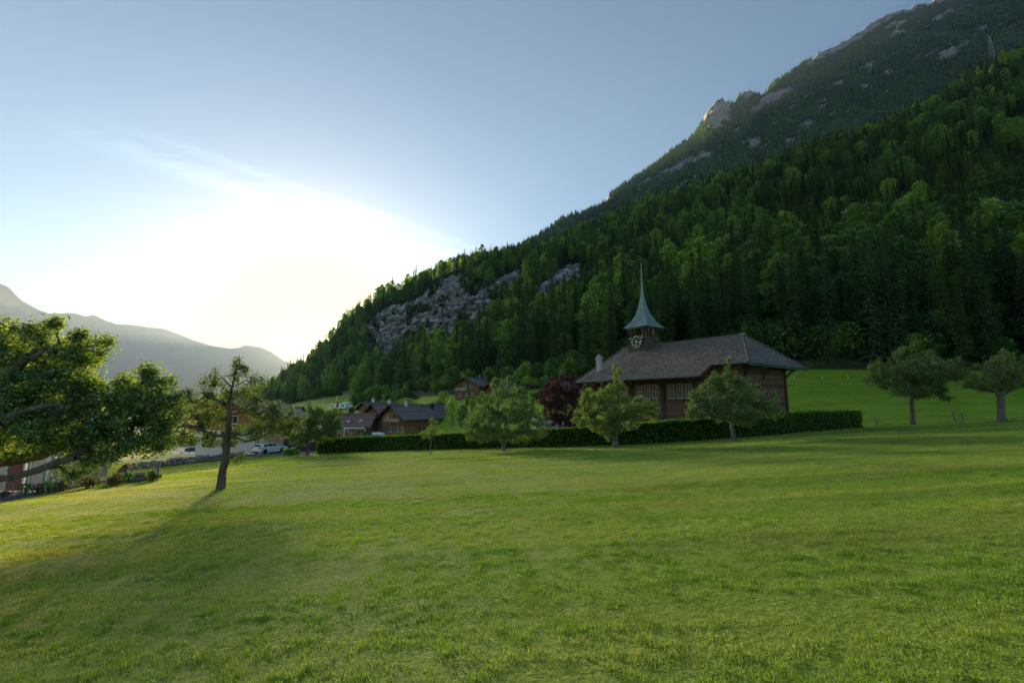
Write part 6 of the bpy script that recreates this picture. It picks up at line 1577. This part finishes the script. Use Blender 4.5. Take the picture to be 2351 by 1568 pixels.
vehicle('camper_van', 'white high-roofed van parked behind the hedge in front of the chalets', (vp.x - 1.2, 106.0, vz), math.radians(12), lowv, topv, 2.0, .82, M_carw, (1.0, 4.35), .36, glv,
    [('tail_lamp', (-.02, -.98, .9), (.06, -.82, 1.3), M_tail), ('tail_lamp', (-.02, .82, .9), (.06, .98, 1.3), M_tail), ('head_lamp', (5.0, -.92, .75), (5.3, -.6, .98), M_lamp), ('head_lamp', (5.0, .6, .75), (5.3, .92, .98), M_lamp), ('bumper', (5.3, -.95, .35), (5.46, .95, .6), M_trim), ('roof_rack', (.8, -.6, 2.66), (2.6, .6, 2.74), M_trim)], 'van')
cv = [o for o in bpy.data.objects if o.name == 'camper_van'][0]
MB().add([(4.72, -.80, 1.38), (4.72, .80, 1.38), (3.86, .72, 2.42), (3.86, -.72, 2.42), (4.68, -.8, 1.36), (4.68, .8, 1.36), (3.82, .72, 2.40), (3.82, -.72, 2.40)], [(3,2,1,0),(4,5,6,7),(0,1,5,4),(1,2,6,5),(2,3,7,6),(3,0,4,7)]).build('windscreen', M_glass, cv)
bp = hit(1250, 978); lowb = [(x * .88, z) for x, z in low]; topb = [(x * .88, z) for x, z in top]; glb = [[(x * .88, z) for x, z in q] for q in gl]
vehicle('parked_car', 'blue car parked behind the hedge left of the copper maple trunk', (bp.x - 2, bp.y, land(bp.x, bp.y) + .05), .1, lowb, topb, 1.75, .6, M_carb, (.72, 3.1), .31, glb, [('head_lamp', (3.7, -.8, .62), (3.9, -.5, .76), M_lamp), ('tail_lamp', (-.01, -.85, .8), (.2, -.55, .95), M_tail)], 'car')
for i, (px, Y) in enumerate(((770, 200.0), (783, 196.0), (797, 204.0))):
    q = P(px, 948, Y); z = land(q.x, q.y); c = empty('caravan', (q.x, q.y, z), .25 * (i - 1), ['white caravan at the left of the camping row beyond the red roof', 'white caravan in the middle of the camping row', 'white caravan at the right of the camping row by the small conifer'][i], 'caravan', 'caravans on the camping ground')
    V = [(x, z_) for x, z_ in ((-2.3, .5), (-2.4, 1.2), (-2.2, 2.3), (-1.9, 2.55), (1.9, 2.6), (2.25, 2.3), (2.45, 1.3), (2.3, .5))]
    MB().prism([(x, -1.05, z_) for x, z_ in V], (0, 2.1, 0)).build('body', M_white, c, bevel=.06)
    for x in (-1.2, 1.0): MB().box((x - .5, -1.07, 1.4), (x + .5, -1.03, 2.0)).build('window', M_glass, c)
    q_ = MB().lathe([(.1, -.1), (.32, -.1), (.32, .1), (.1, .1)], 14).build('wheel', M_tyre, c, loc=(0, -.98, .32)); q_.rotation_euler = (math.pi/2, 0, 0)
    MB().bar((2.3, 0, .5), (3.5, 0, .45), .12).build('drawbar', M_metal, c)

# --- flag
fl = foot(768, 1000, 75.0); FP = empty('flagpole', fl, 0, 'thin white flagpole with red flag behind the hedge', 'flagpole')
zt = P(768, 912, 75.0).z - fl.z
MB().tube([(0, 0, -.3), (0, 0, zt)], [.06, .04], 8).build('pole', M_white, FP); MB().lathe([(.02, 0), (.1, .04), (.1, .12), (.02, .16)], 10, (0, 0, zt)).build('finial', M_white, FP)
M_red = stone_like('red_cloth', (.50, .02, .015), (.62, .035, .025), 6, .8, .2, .01)
FG = empty('flag', (fl.x, fl.y, fl.z), 0, 'limp red flag with white cross hanging from the flagpole', 'flag')
def fcurve(s, z): return (.05 + s * .30 + .05 * math.sin(s * 9 + z * 2), .12 * math.sin(s * 11 + z * 1.5), zt - .55 - z * 1.05 - s * .35)
ns, nz = 14, 14
mb = MB(); mb.add([fcurve(i / ns, j / nz * 1.9) for j in range(nz + 1) for i in range(ns + 1)], [(j*(ns+1)+i, j*(ns+1)+i+1, (j+1)*(ns+1)+i+1, (j+1)*(ns+1)+i) for j in range(nz) for i in range(ns)])
fo = mb.build('cloth', M_red, FG, True); sm = fo.modifiers.new('thick', 'SOLIDIFY'); sm.thickness = .006
def crossbit(s0, s1, z0, z1):
    mb = MB(); k = 6
    for off in (-.008, .008): mb.add([tuple(a + b for a, b in zip(fcurve(s0 + (s1-s0)*i/k, z0 + (z1-z0)*j/k), (0, off, 0))) for j in range(k+1) for i in range(k+1)], [(j*(k+1)+i, j*(k+1)+i+1, (j+1)*(k+1)+i+1, (j+1)*(k+1)+i) for j in range(k) for i in range(k)])
    return mb
mb = crossbit(.40, .60, .40, 1.5); m2_ = crossbit(.22, .40, .78, 1.12); m3_ = crossbit(.60, .78, .78, 1.12); mb.add(m2_.v, m2_.f); mb.add(m3_.v, m3_.f); mb.build('white_cross', M_white, fo)
# --- standing awning
ap = P(789.5, 1006, 100.0); ab = P(789.5, 983, 100.0); ae = P(838, 983.5, 100.0); gz = Gz(ap.x, 100.0)
AW = empty('awning', (ap.x, 100.0, gz), 0, 'long white rolled awning on a post behind the hedge, left of the van', 'awning'); h_ = ab.z - gz
MB().box((-.07, -.07, -.2), (.07, .07, h_ + .1)).build('post', M_white, AW); MB().box((ae.x - ap.x - .07, -.07, -.2), (ae.x - ap.x + .07, .07, h_)).build('post', M_white, AW)
MB().tube([(-.1, 0, h_), (ae.x - ap.x + .2, 0, h_)], .14, 10).build('roll', M_white, AW)
for a, b in (((0, 0, h_ - .45), (-1.5, -.6, h_ - .95)), ((.3, 0, h_ - .4), (2.0, -.6, h_ - 1.25))): MB().bar(a, b, .06).build('arm', M_white, AW)
# --- patio furniture
sp = hit(441, 1036); SF = empty('patio_sofa', (sp.x, sp.y + .5, land(sp.x, sp.y + .5) + .05), .1, 'dark grey lounge sofa on the chalet patio', 'sofa')
M_grey = stone_like('dark_grey_fabric', (.05, .052, .058), (.09, .092, .10), 12, .9, .3)
MB().box((-1.6, -.45, 0), (1.6, .45, .32)).build('base', M_grey, SF, bevel=.03)
for x in (-1.02, 0, 1.02): MB().box((x - .5, -.45, .33), (x + .5, .3, .48)).build('cushion', M_grey, SF, bevel=.05)
MB().box((-1.6, .28, .33), (1.6, .5, .82)).build('backrest', M_grey, SF, bevel=.05)
for x in (-1.72, 1.72): MB().box((x - .12, -.45, 0), (x + .12, .5, .62)).build('armrest', M_grey, SF, bevel=.04)
fb = hit(539, 1040); FB = empty('fire_bowl', (fb.x, fb.y, land(fb.x, fb.y) + .05), 0, 'dark round fire bowl on legs beside the driveway', 'fire bowl')
MB().lathe([(.05, .32), (.3, .36), (.42, .5), (.44, .55), (.40, .55), (.27, .42), (.03, .38)], 18).build('bowl', M_darkmetal, FB, True)
for k in range(3): a = k * 2.094; MB().bar((.3*math.cos(a), .3*math.sin(a), .4), (.4*math.cos(a), .4*math.sin(a), 0), .04).build('leg', M_darkmetal, FB)
ps = hit(485, 1034); PA = empty('folded_parasol', (ps.x, ps.y, land(ps.x, ps.y) + .05), 0, 'folded white parasol standing on the patio', 'parasol')
MB().tube([(0, 0, 0), (0, 0, 2.3)], .03, 8).build('pole', M_metal, PA); MB().lathe([(.28, 0), (.28, .08), (.06, .1)], 14).build('base', M_concrete, PA)
MB().lathe([(.16, .75), (.2, .85), (.17, 1.3), (.11, 1.9), (.03, 2.25)], 9).build('canopy', M_white, PA)
bn = hit(425, 1042); BN = empty('patio_bench', (bn.x, bn.y, land(bn.x, bn.y) + .05), .05, 'low wooden bench at the edge of the patio lawn', 'bench')
for k in (-.16, 0, .16): MB().box((-1.0, k - .07, .36), (1.0, k + .07, .41)).build('slat', M_timber, BN)
for x in (-.8, .8):
    for y in (-.16, .16): MB().box((x - .04, y - .04, 0), (x + .04, y + .04, .355)).build('leg', M_timber, BN)

# --- posts on the meadow and the bank
for a, b, r_, lab in (((2010.5, 978.4), (2006.6, 953.9), .045, 'dark leaning fence post at the right end of the hedge, left of a pair'), ((2015, 978), (2011, 952.6), .055, 'pale leaning fence post at the right end of the hedge, right of a pair'), ((2194.9, 970.6), (2186.4, 944), .06, 'weathered fence post tilting left between cherry tree and old apple tree'), ((2209.8, 971.4), (2208.5, 947.4), .055, 'upright pale fence post between cherry tree and old apple tree')):
    p = hit(*a); q = P(b[0], b[1], p.y); d = q - p; d.z = max(d.z, .7)
    e = empty('fence_post', p, 0, lab, 'post'); MB().tube([-d * .2, d * .5, d], [r_, r_, r_ * .92], 7).build('stake', M_timber, e)
    MB().tube([d * .86 + Vector((0, -r_, 0)), d * .88 + Vector((0, -r_ - .03, 0))], .015, 5).build('staple', M_metal, e)
for i, px in enumerate((1824, 1888, 1947, 2268)):
    p = hit(px, [871, 871.5, 871, 861][i]); e = empty('marker_stake', p, 0, ['white stake on top of the bank just right of the church roof', 'white stake on the bank, second right of the church', 'white stake on the bank, third right of the church', 'white stake high on the bank above the old apple tree at far right'][i], 'stake', 'white stakes along the top of the bank')
    MB().tube([(0, 0, -.2), (.02 * (i - 1), 0, .62)], [.04, .035], 6).build('rod', M_white, e); MB().tube([(.02 * (i - 1), 0, .62), (.02 * (i - 1), 0, .68)], [.037, .02], 6).build('cap', M_white, e)

# --- people on the balcony
def person(label, x, y, z, top, legs, hair, turn, parent_M):
    p = parent_M @ Vector((x, y, z)); o = empty('person', p, turn, label, 'person', 'people on the balcony')
    J = [(0, 0, .93), (0, 0, 1.15), (0, 0, 1.40), (0, .01, 1.50), (0, .0, 1.62), (0, 0, 1.74), (.19, 0, 1.40), (.25, .02, 1.13), (.22, .12, .92), (-.19, 0, 1.40), (-.26, .03, 1.13), (-.2, .16, .98), (.10, 0, .88), (.11, .03, .48), (.11, 0, .07), (.11, .16, .04), (-.10, 0, .88), (-.11, .02, .48), (-.12, 0, .07), (-.12, .16, .04)]
    E = [(0,1),(1,2),(2,3),(3,4),(4,5),(2,6),(6,7),(7,8),(2,9),(9,10),(10,11),(0,12),(12,13),(13,14),(14,15),(0,16),(16,17),(17,18),(18,19)]
    rd = [.16,.14,.17,.065,.105,.06,.07,.05,.035,.07,.05,.035,.10,.065,.045,.035,.10,.065,.045,.035]
    me = bpy.data.meshes.new('body'); me.from_pydata(J, E, []); b = obj('body', me, o)
    sk = b.modifiers.new('skin', 'SKIN'); 
    for i, sv in enumerate(me.skin_vertices[0].data): sv.radius = (rd[i], rd[i] * .85); sv.use_root = (i == 0)
    ss = b.modifiers.new('smooth', 'SUBSURF'); ss.levels = ss.render_levels = 1
    m = newmat('clothed_figure'); t = NT(m); sx = t.n('ShaderNodeSeparateXYZ'); t.l(t.objco(), sx.inputs[0]); f = t.math('DIVIDE', sx.outputs[2], 1.8)
    rp = t.n('ShaderNodeValToRGB'); rp.color_ramp.interpolation = 'CONSTANT'; el = rp.color_ramp.elements; el[0].position = 0; el[0].color = (.03, .03, .03, 1); el[1].position = .05; el[1].color = (*legs, 1); e3 = el.new(.5); e3.color = (*top, 1); e4 = el.new(.82); e4.color = (.45, .28, .2, 1); t.l(f, rp.inputs[0]); t.principled(rp.outputs[0], .8); me.materials.append(m)
    MB().lathe([(.02, 1.66), (.112, 1.67), (.12, 1.74), (.09, 1.82), (.02, 1.845)], 10).build('hair', hair, o, True)
M_hair = stone_like('brown_hair', (.03, .02, .012), (.07, .045, .025), 20, .7, .2)
AM = Matrix.Translation(A.location) @ Matrix.Rotation(A.rotation_euler.z, 4, 'Z')
person('person in white top and dark trousers standing on the chalet balcony', -.7, 1.3, -3.1, (.75, .76, .80), (.05, .05, .08), M_hair, 2.2, AM)
person('person in pink-red clothes standing on the chalet balcony', -.6, .2, -3.1, (.55, .12, .12), (.5, .14, .13), M_hair, 2.4, AM)

# --- pylon, cables, rockfall barrier
pb = P(2286, 176, 425.0); pb.z = land(pb.x, pb.y); PY = empty('pylon', pb, .5, 'steel lattice pylon standing on the wooded ridge at upper right', 'pylon')
H_ = P(2276, 82, 425.0).z - pb.z
def pyw(z): return np.interp(z / H_, [0, .45, .62, 1.0], [3.2, 1.7, 1.3, .35])
for sx_, sy_ in ((1, 1), (1, -1), (-1, 1), (-1, -1)):
    MB().tube([(sx_*pyw(z), sy_*pyw(z), z) for z in (-1, H_*.45, H_*.62, H_)], .16, 5).build('leg', M_metal, PY)
zs = np.linspace(0, H_, 13); mb = MB()
for a, b in zip(zs[:-1], zs[1:]):
    wa, wb = pyw(a), pyw(b)
    for (p, q) in (((1, 1), (-1, 1)), ((-1, 1), (-1, -1)), ((-1, -1), (1, -1)), ((1, -1), (1, 1))):
        mb.bar((p[0]*wa, p[1]*wa, a), (q[0]*wb, q[1]*wb, b), .12); mb.bar((q[0]*wa, q[1]*wa, a), (p[0]*wb, p[1]*wb, b), .12)
mb.build('bracing', M_metal, PY)
ARMS = []
for z, L in ((.86, 4.2), (.72, 5.6), (.58, 4.6)):
    for s in (-1, 1):
        mb = MB(); zz = H_*z; w = pyw(zz)
        for sy_ in (-1, 1): mb.bar((s*w, sy_*w, zz), (s*(w+L), 0, zz + .5), .14); mb.bar((s*w, sy_*w, zz + 1.6), (s*(w+L), 0, zz + .6), .12)
        mb.build('crossarm', M_metal, PY); MB().tube([(s*(w+L), 0, zz + .5), (s*(w+L), 0, zz - 1.2)], .14, 6).build('insulator', M_darkmetal, PY); ARMS.append((s*(w+L), zz - 1.2))
PM = Matrix.Translation(pb) @ Matrix.Rotation(.5, 4, 'Z')
far_l = P(1560, 445, 900.0); far_r = P(2560, -60, 330.0)
M_wire = stone_like('cable_metal', (.10, .10, .11), (.2, .2, .21), 5, .5, 0, metal=.4)
for i, (ax, az) in enumerate(ARMS + [(0.0, H_)]):
    c = PM @ Vector((ax, 0, az)); o = empty('power_cable', c, 0, 'thin sagging power cable running along the ridge from the pylon' if i < 6 else 'topmost power cable with red marker balls from the pylon', 'cable', 'power cables on the pylon' if i < 6 else None)
    pts = []
    for end, sag in ((far_l, 26), (far_r, 8)):
        e = end + Vector(((ax) * .8, 0, (az - H_*.7))); seg = [(c + (e - c) * f - Vector((0, 0, sag * 4 * f * (1 - f)))) - c for f in np.linspace(0, 1, 14)]; MB().tube(seg, .05, 4).build('wire', M_wire, o); pts.append(seg)
    if i == 6:
        for q in (pts[0][4], pts[1][3]): MB().lathe([(.05, -.5), (.4, -.3), (.5, 0), (.4, .3), (.05, .5)], 10).build('marker_ball', M_tail, o, True, loc=q)
rb = hit(800, 915); RB = empty('rockfall_barrier', rb, 0, 'grey wire rockfall barrier net on posts at the foot of the wood', 'barrier')
mb = MB()
pts = [hit(x, 915 - abs(x - 800) * .05) - rb for x in (787, 794, 801, 808, 816)]
for p in pts: MB().tube([p, p + Vector((0, 0, 4.2))], .12, 6).build('post', M_metal, RB)
for a, b in zip(pts[:-1], pts[1:]):
    for k in range(9): mb.bar(a + Vector((0, 0, .3 + k*.48)), b + Vector((0, 0, .3 + k*.48)), .06)
    for k in range(9): p = a.lerp(b, k / 9); mb.bar(p + Vector((0, 0, .2)), p + Vector((0, 0, 4.1)), .06)
tag(mb.build('net', M_metal, RB), kind='stuff')

# ================================================================== THE AIR
hz = MB(); hz.box((-16000, -960, -22.5), (16000, 15000, HAZE_TOP))
m = newmat('haze_air'); t = NT(m)
pv = t.n('ShaderNodeVolumePrincipled'); pv.inputs['Color'].default_value = (*HAZE_COL, 1); pv.inputs['Density'].default_value = HAZE_D; pv.inputs['Anisotropy'].default_value = HAZE_G
mo = t.n('ShaderNodeOutputMaterial'); t.l(pv.outputs[0], mo.inputs['Volume'])
tag(hz.build('haze', m), 'pale haze filling the valley air', 'haze', kind='stuff')
